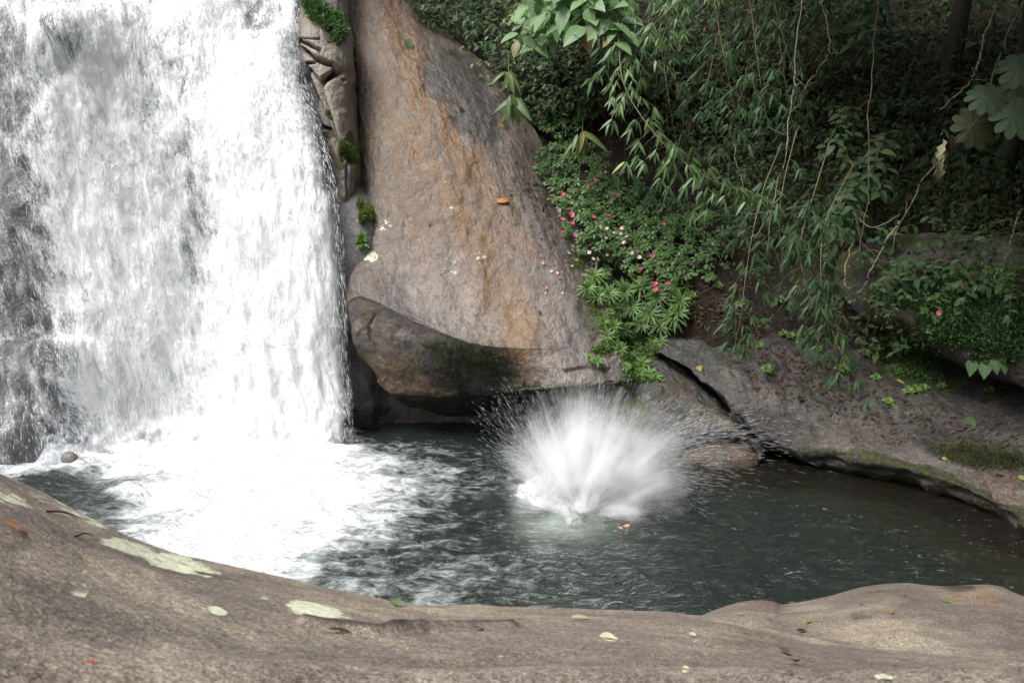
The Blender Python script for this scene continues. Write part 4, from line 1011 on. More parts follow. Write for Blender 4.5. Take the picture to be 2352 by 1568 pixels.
B_GREEN = bark_mat("green_stem", (0.05, 0.075, 0.02), (0.09, 0.11, 0.035), .5)
B_TRUNK = bark_mat("trunk_bark", (0.010, 0.009, 0.006), (0.030, 0.026, 0.019), .9, 12.0)

def lm(name, parts, mat, parent, loc):
    V, Fc, A = join(parts)
    return mesh_np(name, V - np.asarray(loc), None, Fc, mat, {"luv": A}, smooth=True, parent=parent)

REG = []        # (object, kind key, px, py) for labels
def reg(o, key, p):
    a, b = proj(np.asarray(p, float)); REG.append((o, key, float(a), float(b)))

def curve(pts, n=24):
    return cr(np.asarray(pts, float), n)

# ---- bamboo
def bamboo(key, pts, seed, leaf=0.16, dens=1.0, mat=None, r0=0.011, start=0.15, twl=0.26, name="bamboo_spray"):
    g = np.random.default_rng(seed)
    path = curve(pts, 40)
    seg = np.linalg.norm(np.diff(path, axis=0), axis=1); cl = np.concatenate([[0], np.cumsum(seg)]); tot = cl[-1]
    e = empty(name, path[0], None, "bamboo")
    stem = [tube(path, r0, 0.002)]
    pos, dr, nm, L, W = [], [], [], [], []
    s = tot * start; side = 1
    def cluster(p, axis):
        k = g.integers(3, 7)
        for i in range(k):
            a = (i - (k - 1) / 2) / max(k - 1, 1)
            out = axis * np.array([1, 1, .2])
            d = nz(np.array([a * 1.5 + out[0] * .5 + g.normal(0, .12), out[1] * .35 - .18 + g.normal(0, .15), -.75 - g.random() * .35]))
            pos.append(p + g.normal(0, .012, 3)); dr.append(d)
            nm.append(np.array([g.normal(0, .35) + a * .3, -.75, .55 + g.normal(0, .2)]))
            l = leaf * (0.65 + g.random() * .55); L.append(l); W.append(l * (.15 + .05 * g.random()))
    while s < tot:
        i = min(np.searchsorted(cl, s), 39)
        p = path[i]; t = nz(path[min(i + 1, 39)] - path[max(i - 1, 0)])
        for q in range(g.integers(1, 3)):
            ax = nz(np.array([side * (0.6 + .5 * g.random()), g.normal(0, .5) - .15, g.normal(-.05, .25)]) + t * .5)
            ln = twl * (0.4 + g.random() * .9)
            tp = np.array([p, p + ax * ln * .5, p + ax * ln + np.array([0, 0, -.25 * ln])])
            tp = curve(tp, 5)
            stem.append(tube(tp, .003, .0012, 3))
            cluster(tp[-1], ax)
            if g.random() < .75 * dens: cluster(tp[2], ax)
            side = -side
        s += (0.07 + .10 * g.random()) / dens
    cluster(path[-1], nz(path[-1] - path[-3]))
    lm("stem", stem, B_CULM, e, path[0])
    lm("foliage", [leaves(pos, dr, nm, L, W, T_LANCE)], mat or L_BAMBOO, e, path[0])
    reg(e, key, path[30])
    return e

def bp(*a):
    return [P(*x) for x in a]

# ---- leafy shrub
def shrub(key, root, tips, seed, leaf=0.09, ratio=.5, tm=T_OVATE, mat=None, step=.05, name="shrub", cat="shrub", spread=.7, stem_r=.006, start=.2, stemmat=None, face=.6, pet=.02, droop=.35):
    g = np.random.default_rng(seed)
    e = empty(name, root, None, cat)
    st = []; pos, dr, nm, L = [], [], [], []
    for tip in tips:
        tip = np.asarray(tip, float)
        midp = (root + tip) / 2 + np.array([0, 0, np.linalg.norm(tip - root) * .18]) + g.normal(0, .03, 3)
        path = curve([root, midp, tip], 16)
        st.append(tube(path, stem_r, stem_r * .3, 4))
        tot = np.linalg.norm(np.diff(path, axis=0), axis=1).sum()
        n = max(int(tot * (1 - start) / step), 2)
        for j in range(n + 1):
            f = start + (1 - start) * j / n
            k = min(int(f * 15), 14); p = path[k] + (path[k + 1] - path[k]) * (f * 15 - k)
            t = nz(path[k + 1] - path[k])
            a = j * 2.4 + g.normal(0, .3)
            s1 = nz(np.cross(t, UP + .01)); s2 = np.cross(s1, t)
            d = nz(s1 * math.cos(a) + s2 * math.sin(a) * .7 + t * (.35 + .5 * (f > .95)) + np.array([0, -face * .5, -droop * g.random()]))
            pos.append(p + d * pet); dr.append(d)
            nm.append(np.array([g.normal(0, .25), -face, .9 + g.normal(0, .15)]))
            L.append(leaf * (.6 + .6 * g.random()))
    L = np.array(L)
    lm("stem", st, stemmat or B_TWIG, e, root)
    lm("foliage", [leaves(pos, dr, nm, L, L * ratio * (.9 + .2 * rng.random(len(L))), tm)], mat or L_SHRUB, e, root)
    reg(e, key, np.mean(tips, axis=0))
    return e, np.array(tips)

def flower_mesh(mat, r=.02, five=5):
    ang = np.arange(five) * 2 * PI / five
    d = np.stack([np.cos(ang), np.sin(ang), 0 * ang + .15], -1)
    prof = leaf_template([(0, 0), (.3, .6), (.7, 1), (.95, .7), (1.05, 0)], .1, -.1)
    v, f, a = leaves(np.zeros((five, 3)), d, np.array([0, 0, 1.0]), r, r * 1.2, prof)
    o = mesh_np("flower", v, None, f, mat, {"luv": a})
    me = o.data
    bpy.data.objects.remove(o)
    return me
FL = {"p": flower_mesh(L_PINK, .027), "m": flower_mesh(L_MAG, .023), "w": flower_mesh(L_PALEP, .024)}

def add_flower(parent, world, key, g):
    o = bpy.data.objects.new("flower", FL[key])
    COL.objects.link(o); o.parent = parent
    o.location = np.asarray(world) - np.array(parent.location)
    o.rotation_euler = (math.radians(58 + g.normal(0, 16)), g.normal(0, .3), g.normal(0, .4))
    s = .85 + .4 * g.random(); o.scale = (s, s, s)
    return o

def impatiens(px, py, seed, size=1.0, flowers=(), off=0.04):
    h = hit(px, py)
    g = np.random.default_rng(seed)
    nrm = nz(h[1] * .5 + UP * .6 + np.array([0, -.5, 0]))
    root = h[0] - nrm * 0.03
    e = empty("flowering_plant", root, None, "flowering plant")
    st, pos, dr, nm, L = [], [], [], [], []
    for i in range(int(9 * size + g.integers(0, 4))):
        a = g.random() * 2 * PI; rr = (.08 + .17 * g.random()) * size
        tip = root + nrm * (.20 + .14 * g.random()) * size + np.array([math.cos(a) * rr * 1.15, math.sin(a) * rr * .5, math.sin(a) * rr * .8])
        path = curve([root, (root + tip) / 2 + nrm * .03, tip], 6)
        st.append(tube(path, .004, .002, 3))
        for w, (fr, k) in enumerate([(1.0, 7), (.72, 5)]):
            c = root + (tip - root) * fr
            for j in range(k):
                b = j * 2 * PI / k + g.random() * .8
                d = nz(np.array([math.cos(b), math.sin(b) * .55 - .25, math.sin(b) * .65 - .15 + .1 * g.normal()]))
                pos.append(c + d * .012); dr.append(d)
                nm.append(np.array([g.normal(0, .2), -.75, .75])); L.append((.048 + .036 * g.random()) * (.8 + .2 * size))
    L = np.array(L)
    lm("stem", st, B_GREEN, e, root)
    lm("foliage", [leaves(pos, dr, nm, L, L * .48, T_ELLIP)], L_IMP, e, root)
    for (fx, fy, k) in flowers:
        v = ray(fx, fy); v = v / np.linalg.norm(v)
        dist = (root + nrm * .26 * size - CAM) @ v
        add_flower(e, CAM + v * (dist - .30), k, g)
    reg(e, "imp", root)
    return e

def rosette(px, py, seed, n=22, L=.17, W=.022, name="rosette_plant", key="ros", mat=None, off=.03):
    h = hit(px, py); g = np.random.default_rng(seed)
    ax = nz(h[1] * .4 + np.array([0, -.75, .6]) + g.normal(0, .12, 3))
    root = h[0] + ax * off
    s1 = nz(np.cross(ax, [0.3, .2, 1])); s2 = np.cross(ax, s1)
    i = np.arange(n); a = i * 2.39996; el = .08 + .95 * (i / n) ** .8
    d = (s1 * np.cos(a)[:, None] + s2 * np.sin(a)[:, None]) * np.cos(el)[:, None] + ax * np.sin(el)[:, None] + g.normal(0, .08, (n, 3))
    o_pos = root + d * .008
    ln = L * (.75 + .4 * g.random(n)) * (1 - .35 * i / n)
    v, f, aa = leaves(o_pos, d, ax + 0 * d, ln, W * (.8 + .4 * g.random(n)), T_STRAP)
    base = h[0]
    o = mesh_np(name, v - base, None, f, mat or L_ROS, {"luv": aa})
    o.location = base
    tag(o, None, "plant")
    reg(o, key, root)
    return o

# ================================================================== planting
def at(px, py, off=0.0, names=None):
    h = hit(px, py, names)
    d = ray(px, py); d = d / np.linalg.norm(d)
    return h[0] - d * off, h[1]

# ---- undergrowth that reads as one dark mass
def build_undergrowth():
    g = np.random.default_rng(77)
    pos, dr, nm, L = [], [], [], []
    n = 0
    while n < 11500:
        px, py = g.uniform(900, 2560), g.uniform(-330, 800)
        h = hit(px, py)
        if h is None: continue
        b = SURF["hill"].ray_cast(Vector(CAM), Vector(nz(ray(px, py))))
        if b[0] is None or b[3] > h[2] + .02: continue
        if px < 1260 and py > 60 + (px - 1000) * 1.6 and g.random() < .55: continue
        if 1225 < px < 1640 and py > 285 + max(0, px - 1420) * .9: continue
        if 1560 < px < 1960 and py > 590 and g.random() < .8: continue
        c = h[0] + h[1] * g.random() ** 1.5 * .6 + np.array([0, -.25 * g.random(), .1])
        k = g.integers(2, 5); ls = .05 + .09 * g.random()
        for j in range(k):
            pos.append(c + g.normal(0, .05, 3))
            dr.append(np.array([g.normal(0, .8), -.3 + g.normal(0, .3), -.45 + g.normal(0, .5)])); nm.append(np.array([g.normal(0, .3), -.6, .8])); L.append(ls * (.7 + .6 * g.random()))
        n += 1
    L = np.array(L)
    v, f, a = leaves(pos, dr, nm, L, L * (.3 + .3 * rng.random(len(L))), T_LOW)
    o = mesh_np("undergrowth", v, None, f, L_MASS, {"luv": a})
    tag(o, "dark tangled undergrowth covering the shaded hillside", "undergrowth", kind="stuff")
    # dry grass-like twigs and stalks within the mass
    parts = []
    for i in range(420):
        px, py = g.uniform(1300, 2500), g.uniform(-100, 740)
        b = SURF["hill"].ray_cast(Vector(CAM), Vector(nz(ray(px, py))))
        if b[0] is None: continue
        c = np.array(b[0]) + np.array(b[1]) * .2 + np.array([0, -.3 - .3 * g.random(), 0])
        l = g.uniform(.2, .8); d = nz(np.array([g.normal(0, .5), g.normal(0, .2), g.normal(0, 1)]))
        q = nz(g.normal(0, 1, 3)) * l * .12
        parts.append(tube(curve([c - d * l / 2, c + q, c + d * l / 2], 7), .0045, .002, 3))
    V, Fc, A = join(parts)
    o = mesh_np("dead_stalks", V, None, Fc, B_TWIG, {"luv": A})
    tag(o, "thin dry stalks tangled in the shaded undergrowth", "dead stalks", kind="stuff")
build_undergrowth()

# ---- bamboo
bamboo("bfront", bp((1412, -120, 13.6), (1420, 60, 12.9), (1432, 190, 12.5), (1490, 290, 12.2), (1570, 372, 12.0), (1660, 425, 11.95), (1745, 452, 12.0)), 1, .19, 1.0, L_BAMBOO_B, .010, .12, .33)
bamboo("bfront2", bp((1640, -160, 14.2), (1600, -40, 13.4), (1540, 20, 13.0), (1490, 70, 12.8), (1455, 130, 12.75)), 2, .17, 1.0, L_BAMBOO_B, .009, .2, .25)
bamboo("bhang", bp((1795, 330, 13.3), (1755, 430, 12.7), (1728, 540, 12.3), (1712, 640, 12.1), (1702, 720, 12.0), (1688, 790, 11.95)), 3, .18, .72, L_BAMBOO, .008, .22, .22)
bamboo("bhang", bp((1905, 330, 13.0), (1868, 450, 12.5), (1838, 560, 12.2), (1850, 650, 12.05), (1880, 730, 11.95), (1898, 770, 11.9)), 4, .20, .85, L_BAMBOO, .008, .25, .25)
bamboo("bhang", bp((1960, 380, 13.0), (1900, 500, 12.4), (1885, 620, 12.1), (1905, 740, 11.95), (1940, 830, 11.8), (1952, 880, 11.75)), 5, .19, .62, L_BAMBOO, .008, .3, .22)
bamboo("bhang", bp((1830, 300, 13.0), (1800, 420, 12.7), (1790, 520, 12.5), (1800, 610, 12.4)), 6, .17, .6, L_BAMBOO, .007, .2, .22)
g4 = np.random.default_rng(401)
def hanging_sprays():
    k = 100
    spots = []
    for i in range(54):
        r = i % 6
        sx = 1330 + (i // 6) * 95 + g4.uniform(-45, 45)
        sy = [-260, -170, -60, 40, 150, 255][r] + g4.uniform(-45, 45)
        spots.append((sx, sy))
    for sx, sy in spots:
        if sx > 1950 and sy > 150 and g4.random() < .4: continue
        if sx < 1500 and sy < 120: continue
        if sx < 1700 and sy > 90: continue
        if sx < 1420 or sx > 1790 + g4.uniform(-60, 160): continue
        if sx > 1600 and sy > 210: continue
        L = min(g4.uniform(180, 310), max(110, 350 - sy))
        drift = g4.uniform(-130, 110)
        Y1 = np.interp(sy + L, [0, 300, 600], [14.2, 13.2, 12.9]) + g4.uniform(-.5, .6)
        pts = bp((sx, sy, Y1 + 1.5), (sx + drift * .15, sy + L * .15, Y1 + .7), (sx + drift * .5, sy + L * .55, Y1 + .15), (sx + drift, sy + L, Y1))
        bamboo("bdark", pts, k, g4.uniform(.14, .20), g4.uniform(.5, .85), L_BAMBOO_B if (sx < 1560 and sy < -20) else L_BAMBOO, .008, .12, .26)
        k += 1
hanging_sprays()

# ---- broad pale leaves at the top centre
def broad(px, py, tips, seed, leaf=.25, key="broad", mat=None, tm=T_OVATE, ratio=.55, step=.085):
    r, n = at(px, py, .6, ["hill", "boulder"])
    return shrub(key, r, bp(*[(x, y, Y - .7) for x, y, Y in tips]), seed, leaf, ratio, tm, mat or L_BROAD, step, "broadleaf_shrub", "shrub", stem_r=.009, start=.3, stemmat=B_GREEN, pet=.05, droop=.55)
broad(1290, 10, [(1215, 15, 14.2), (1262, 25, 14.0), (1302, 10, 13.9), (1285, 55, 14.0), (1320, 70, 13.9)], 11, .33)
broad(1370, 0, [(1345, 58, 13.7), (1400, 50, 13.6), (1408, 95, 13.55), (1365, 20, 13.8), (1425, 70, 13.6)], 12, .34)
broad(1330, -60, [(1330, -20, 13.8), (1390, -30, 13.8), (1290, -30, 14.0), (1350, 10, 13.7)], 13, .32)
broad(1240, 70, [(1190, 95, 14.2), (1225, 112, 14.1), (1262, 88, 14.1)], 14, .26)
# mid-lit shrubs around them
g5 = np.random.default_rng(55)
for i, (px, py) in enumerate([(1150, 40), (1180, 120), (1130, 90), (1165, 165), (1220, 150), (1265, 135), (1310, 150), (1210, 205), (1265, 200), (1320, 210), (1375, 160), (1240, 255), (1300, 250), (1350, 250), (1170, -30), (1230, -40), (1110, 120), (1195, 250)]):
    r, n = at(px, py, .05, ["hill", "boulder"])
    tips = [r + np.array([g5.normal(0, .32), -.25 - .3 * g5.random(), .12 + g5.normal(0, .2)]) for _ in range(5)]
    shrub("midshrub", r, tips, 600 + i, g5.uniform(.075, .12), .5, T_OVATE, L_MID if i % 3 else L_STRAP, .05)
# dark glossy shrubs hanging over the top of the brown boulder
for i, (px, py) in enumerate([(945, -30), (985, -10), (1020, 20), (1062, -20), (1085, 40), (1040, 70), (1110, 5), (985, 45), (1120, 70), (960, 15)]):
    r, n = at(px, py, .12, ["hill", "boulder"])
    tips = [r + np.array([-.1 + g5.normal(0, .32), -.3 - .25 * g5.random(), .02 + g5.normal(0, .18)]) for _ in range(6)]
    shrub("darkshrub", r, tips, 700 + i, .125, .42, T_ELLIP, L_DARK, .05)

# ---- long strap leaves hanging
def strap(px, py, Y, n, ln, seed, label):
    g = np.random.default_rng(seed)
    c = P(px, py, Y)
    e = empty("strap_leaf_plant", c, label, "plant")
    h, _ = at(px, py - 25, .02, ["hill"])
    lm("stem", [tube(curve([h, (h + c) / 2 + [0, -.05, .15], c], 8), .01, .006)], B_GREEN, e, c)
    d = np.stack([g.normal(0, .42, n), -.35 + g.normal(0, .2, n), -.8 + .5 * g.random(n)], -1)
    nmx = np.stack([g.normal(0, .3, n), -.8 + 0 * d[:, 0], .5 + 0 * d[:, 0]], -1)
    l = ln * (.7 + .5 * g.random(n))
    lm("foliage", [leaves(c + g.normal(0, .03, (n, 3)), d, nmx, l, l * .2, T_STRAP)], L_STRAP, e, c)
strap(1168, 165, 14.1, 10, .32, 1, "yellow green strap leaf plant hanging beside the dark wet rock, upper of two")
strap(1180, 225, 13.9, 12, .36, 2, "yellow green strap leaf plant hanging beside the dark wet rock, lower of two")
strap(1338, 310, 13.3, 12, .33, 3, "strap leaf plant drooping just above the pink flowers")

# ---- flowering plants
IMP = [(1262, 305), (1305, 285), (1300, 340), (1345, 375), (1262, 425), (1300, 428), (1345, 435), (1392, 425), (1285, 468), (1330, 470), (1375, 468), (1420, 465), (1470, 470), (1300, 510), (1345, 508), (1390, 505), (1440, 510), (1490, 508), (1545, 505),
       (1318, 548), (1365, 545), (1410, 548), (1460, 545), (1510, 548), (1562, 545), (1622, 540), (1345, 585), (1392, 588), (1440, 585), (1490, 588), (1545, 590), (1605, 588), (1375, 622), (1420, 625), (1470, 622), (1520, 628), (1505, 655), (1548, 652), (1592, 640), (1650, 570), (1680, 520), (1240, 385)]
FLW = [(695, 92, 'p'), (630, 147, 'm'), (572, 187, 'p'), (498, 215, 'p'), (513, 233, 'p'), (413, 238, 'p'), (777, 243, 'm'), (730, 290, 'm'), (385, 342, 'p'), (460, 362, 'p'), (477, 374, 'p'), (695, 370, 'm'), (715, 380, 'm'), (617, 388, 'p'), (413, 406, 'p'), (476, 428, 'p'), (405, 484, 'p'), (848, 406, 'm'), (703, 467, 'w'), (800, 467, 'w'), (751, 495, 'w'), (795, 500, 'w'), (600, 484, 'm'), (495, 510, 'm'), (697, 530, 'w'), (836, 520, 'w'), (817, 558, 'w'), (657, 602, 'w'), (587, 624, 'w'), (703, 640, 'w'), (870, 625, 'w'), (612, 666, 'w'), (640, 666, 'w'), (495, 606, 'm'), (920, 655, 'w'), (970, 645, 'm'), (992, 643, 'm'), (1015, 618, 'm'), (920, 745, 'm'), (928, 732, 'm'), (1012, 263, 'p'), (1055, 350, 'm'), (1083, 438, 'm'), (1030, 828, 'p'), (1105, 825, 'p'), (1015, 835, 'p'), (1027, 863, 'p'), (1540, 445, 'w'), (805, 95, 'm'), (503, 290, 'w')]
FLW = [((1900 + x * .574) * .605, (600 + y * .574) * .605, k) for x, y, k in FLW]
_own = [[] for _ in IMP]
for fx, fy, k in FLW:
    j = min(range(len(IMP)), key=lambda q: (IMP[q][0] - fx) ** 2 + (IMP[q][1] - 12 - fy) ** 2)
    _own[j].append((fx, fy, k))
for j, (px, py) in enumerate(IMP):
    o = impatiens(px, py, 900 + j, 1.0 if px < 1560 else .9, _own[j])
    o["_fl"] = len(_own[j])
for j, (px, py, fl) in enumerate([(2155, 730, [(2157, 718, 'p')]), (2207, 668, [(2207, 658, 'p')]), (2300, 668, [(2300, 656, 'm')])]):
    o = impatiens(px, py, 980 + j, .8, fl); o["_fl"] = 1

# ---- star-shaped rosettes below the flowers
for j, (px, py, L) in enumerate([(1362, 648, .22), (1345, 672, .2), (1395, 690, .2), (1432, 676, .24), (1470, 670, .22), (1505, 688, .24), (1535, 680, .2), (1558, 702, .2), (1448, 712, .25), (1492, 728, .26), (1542, 738, .25), (1415, 722, .2), (1385, 655, .2), (1512, 760, .22), (1472, 752, .22), (1560, 728, .18), (1432, 768, .18), (1370, 690, .17)]):
    rosette(px, py, 1100 + j, 26, L * .95, .030, off=.12)
for j, (px, py) in enumerate([(1400, 720), (1385, 742), (1410, 752), (1440, 790), (1465, 800), (1425, 805), (1490, 800), (1450, 822), (1475, 838), (1440, 845), (1468, 860), (1490, 862), (1355, 826), (1372, 832), (1395, 775), (1420, 778), (1500, 780), (1520, 790), (1437, 877), (1430, 902), (1505, 870), (1350, 655), (1408, 690), (1575, 660), (1590, 680), (832, 548), (834, 560), (1440, 930), (1395, 925), (1415, 915)]):
    rosette(px, py, 1200 + j, 16, .075 + .03 * (j % 3), .022, "small_rosette", "tiny", L_TINY, .03)

# ---- moss and seedling patches
def patch(name, label, cat, spots, n, mat, size, seed, thick=.03, kind=None, elong=.5, upw=.6):
    g = np.random.default_rng(seed)
    pos, dr, nm, L = [], [], [], []
    for px, py, rx, ry, ang in spots:
        w = rx * ry
        k = int(n * w / sum(s[2] * s[3] for s in spots))
        for i in range(k):
            r = math.sqrt(g.random()) * (0.7 + .6 * g.random()); t = g.random() * 2 * PI
            x, y = r * rx * math.cos(t), r * ry * math.sin(t)
            c, s = math.cos(math.radians(ang)), math.sin(math.radians(ang))
            h = hit(px + x * c - y * s, py + x * s + y * c)
            if h is None: continue
            d = nz(h[1] * .6 + UP * upw + g.normal(0, .6, 3))
            pos.append(h[0] + h[1] * thick * g.random() * max(0, 1.1 - r)); dr.append(d); nm.append(g.normal(0, 1, 3) + np.array([0, -.8, .4])); L.append(size * (.6 + .8 * g.random()))
    pos = np.array(pos); L = np.array(L); base = pos.mean(0)
    v, f, a = leaves(pos - base, dr, nm, L, L * elong, T_LOW)
    o = mesh_np(name, v, None, f, mat, {"luv": a}); o.location = base
    tag(o, label, cat, kind=kind)
    return o
patch("moss_tuft", "bright green moss tuft on the left edge of the brown boulder", "moss", [(842, 488, 14, 16, 30), (832, 502, 8, 14, 0), (826, 470, 6, 14, 0), (850, 500, 8, 8, 0)], 2200, L_MOSS, .028, 1, .05)
patch("moss_tuft", "small bright moss tuft below the larger tuft on the boulder edge", "moss", [(830, 556, 7, 12, 0)], 700, L_TINY, .045, 2, .05)
patch("grass_tuft", "grassy green tuft with ferns on top of the cracked outcrop", "grass tuft", [(735, 38, 30, 20, 45), (762, 55, 22, 20, 30), (775, 82, 14, 20, 10), (715, 18, 14, 14, 40)], 3400, L_IMP, .09, 3, .14, elong=.16, upw=.4)
patch("moss_strip", "green moss growing down the joint between outcrop and boulder", "moss", [(800, 350, 12, 24, -25), (818, 372, 6, 22, 0), (790, 335, 8, 14, -25), (822, 340, 7, 14, 0), (748, 308, 6, 5, 0), (752, 262, 4, 10, -10)], 1300, L_MOSS, .028, 4, .03)
patch("moss_mat", "dark bristly moss mat under the boulder's lower ridge", "moss", [(1080, 815, 105, 26, 14), (1140, 838, 60, 40, 10), (1010, 800, 50, 12, 14), (1060, 850, 90, 30, 5)], 4200, L_MOSSD, .020, 5, .012)
patch("moss_patch", "yellow green moss along the right edge of the brown boulder", "moss", [(1362, 700, 12, 28, -20), (1385, 740, 12, 24, -20), (1325, 605, 18, 14, 0)], 1500, L_MOSS, .022, 6, .02)
patch("moss_patch", "green moss on the undercut rock behind the splash", "moss", [(1410, 925, 50, 22, 15), (1310, 905, 30, 14, 0), (1480, 970, 30, 14, 20)], 2600, L_MOSS, .026, 7, .03)
patch("seedling_patch", "bright green carpet of seedlings between boulder and grey slab", "ground cover", [(1440, 770, 40, 50, -15), (1455, 845, 30, 28, 0), (1425, 735, 24, 24, 0), (1490, 800, 26, 26, 0), (1395, 800, 40, 9, -10), (1485, 870, 34, 10, 0), (1540, 690, 50, 30, 0), (1400, 660, 50, 26, 20)], 5200, L_TINY, .038, 8, .05, "stuff", .6)
patch("moss_mound", "dark green moss mound under the overhanging boulder", "moss", [(2075, 805, 70, 34, 12), (2050, 790, 40, 24, 0), (2110, 830, 40, 18, 0)], 5200, L_IMP, .045, 9, .10)
patch("moss_mound", "low moss cushion lower on the slab, right of the hanging bamboo", "moss", [(2100, 860, 60, 16, 8), (1945, 850, 20, 12, 0)], 1600, L_IMP, .035, 10, .05)
patch("moss_patch", "black green moss patch low on the slab near the right edge", "moss", [(2240, 1050, 90, 24, 8), (2330, 1060, 40, 20, 0)], 3000, L_MOSSD, .022, 11, .015)
patch("fern_cover", "pale ferny ground cover draped over the mossy boulder", "ferns", [(2200, 740, 50, 50, 0), (2240, 780, 60, 30, 20), (2120, 690, 70, 30, 10), (2300, 790, 50, 50, 0), (2060, 680, 60, 30, 0), (2200, 680, 90, 60, 10), (2330, 720, 60, 60, 0), (2160, 760, 60, 26, 25)], 13000, L_SHRUB, .05, 12, .12, "stuff", .4)
g6 = np.random.default_rng(66)
for j, (px, py) in enumerate([(1800, 770), (1815, 775), (1760, 850), (1790, 690), (1925, 850), (1935, 848), (2010, 870), (2085, 900), (2100, 898), (2120, 895), (1880, 805), (2040, 925), (1700, 700), (1650, 660), (2160, 890), (1985, 812), (1838, 790), (1745, 800), (2270, 900), (2140, 760)]):
    rosette(px, py, 1400 + j, 9, .075, .045, "seedling", "seedling", L_TINY, .04)

# ---- shrubs of the shaded right side
spots = [(x + g6.uniform(-28, 28), y + g6.uniform(-22, 22)) for y in (60, 150, 240, 330, 410, 480, 550, 620, 680) for x in range(1990, 2420, 72)]
for j, (px, py) in enumerate(spots):
    h = hit(px, py)
    r = h[0]
    sc = g6.uniform(.8, 1.3)
    tips = [r + sc * np.array([g6.normal(0, .3), -.25 - .3 * g6.random(), .12 + g6.normal(0, .22)]) for _ in range(5)]
    shrub("rshrub", r, tips, 1500 + j, g6.uniform(.08, .13), .55, [T_OVATE, T_ELLIP, T_HEART][j % 3], L_SHRUB if j % 4 else L_DARK, .06)
for j, (px, py) in enumerate([(1640, 250), (1720, 200), (1590, 150), (1800, 120), (1880, 200), (1760, 340), (1850, 300), (1640, 380), (1930, 280), (1560, 300), (1500, 230), (1700, 60), (1820, 10), (1940, 60), (1600, 460), (1700, 430)]):
    r, n = at(px, py, .1, ["hill"])
    tips = [r + np.array([g6.normal(0, .3), -.3 - .3 * g6.random(), .1 + g6.normal(0, .25)]) for _ in range(5)]
    shrub("cshrub", r, tips, 1700 + j, g6.uniform(.09, .14), .5, T_OVATE, L_SHRUB, .06)
# pale leafy shoots
def shoot(px, py, Y, seed, leaf, label, n=3, mat=None):
    r, _ = at(px + 60, py - 40, .0, ["hill"])
    tips = bp(*[(px + dx, py + dy, Y) for dx, dy in [(0, 0), (-28, 25), (22, 40), (30, -12), (-10, 60)][:n]])
    e, _ = shrub("-", r, tips, seed, leaf, .48, T_OVATE, mat or L_BROAD, .07, "leafy_shoot", "shrub", start=.55, pet=.03, droop=.5)
    REG.pop(); tag(e, label)
shoot(1930, 495, 12.6, 1801, .2, "pale leafy shoot hanging at the middle of the dark thicket", 5, L_SHRUB)
shoot(2000, 400, 12.9, 1802, .2, "broad leafed shoot above the mossy looping vine", 3, L_SHRUB)
shoot(1920, 330, 13.2, 1803, .17, "leafy shoot left of the broad leafed shoot", 3, L_SHRUB)
shoot(1985, 75, 13.6, 1804, .2, "leafy shoot near the top, left of the dark trunk", 3, L_SHRUB)

# ---- palmate big leaves at the right edge
def palmate():
    c = P(2420, 330, 11.6)
    h, _ = at(2430, 480, 0, ["hill"])
    e = empty("palmate_leaf_plant", h, "plant with huge lobed palmate leaves at the right edge", "plant")
    lm("stem", [tube(curve([h, (h + c) / 2 + [.1, 0, .1], c], 10), .025, .012)], B_GREEN, e, h)
    for (px, py, Y, r, mat, tilt) in [(2262, 222, 11.2, .25, L_PALM, 0), (2330, 265, 11.0, .30, L_PALM, .3), (2340, 155, 11.3, .30, L_PALM, -.2), (2235, 292, 11.5, .28, L_OLD, .9), (2350, 195, 11.6, .28, L_PALM, .2), (2430, 240, 11.1, .3, L_PALM, 0)]:
        p = P(px, py, Y)
        n = nz(np.array([-.25 + tilt * .2, -.75, .62 - tilt * .4]))
        s1 = nz(np.cross(n, [0, 0, 1])); s2 = np.cross(n, s1)
        ang = np.radians(np.linspace(-158, 158, 10)) + math.radians(200)
        d = s1 * np.cos(ang)[:, None] + s2 * np.sin(ang)[:, None] - n * .1
        ln = r * np.linspace(1, 1, 10) * (1 + .15 * np.cos(ang - math.radians(200)))
        parts = [leaves(np.tile(p, (10, 1)), d, n, ln, ln * .44, leaf_template([(0, 0), (.2, .35), (.5, .78), (.75, 1), (.92, .7), (1, 0)], .12, .18), .5)]
        lm("leaf_blade", parts, mat, e, h)
        lm("leaf_stalk", [tube(curve([c, (c + p) / 2 + [0, .1, .05], p - n * .01], 8), .008, .005, 4)], B_GREEN, e, h)
palmate()

# ---- heart-leaf vine on the overhang
def heart_vine():
    pts = bp((2350, 800, 11.0), (2318, 826, 10.98), (2290, 824, 11.0), (2262, 830, 11.05), (2228, 834, 11.1))
    e = empty("heart_leaf_vine", pts[0], "vine with four pale heart shaped leaves hanging off the overhanging boulder", "vine")
    path = curve(pts, 14)
    lm("stem", [tube(path, .005, .003, 4)], B_GREEN, e, pts[0])
    for (px, py, Y) in [(2232, 832, 11.0), (2262, 838, 11.0), (2284, 828, 10.95), (2306, 826, 10.95)]:
        p = P(px, py, Y)
        lm("leaf_blade", [leaves([p], [np.array([rng.normal(0, .3), -.25, -1])], [np.array([rng.normal(0, .25), -1, .5])], .17, .155, T_HEART)], L_BROAD, e, pts[0])
heart_vine()

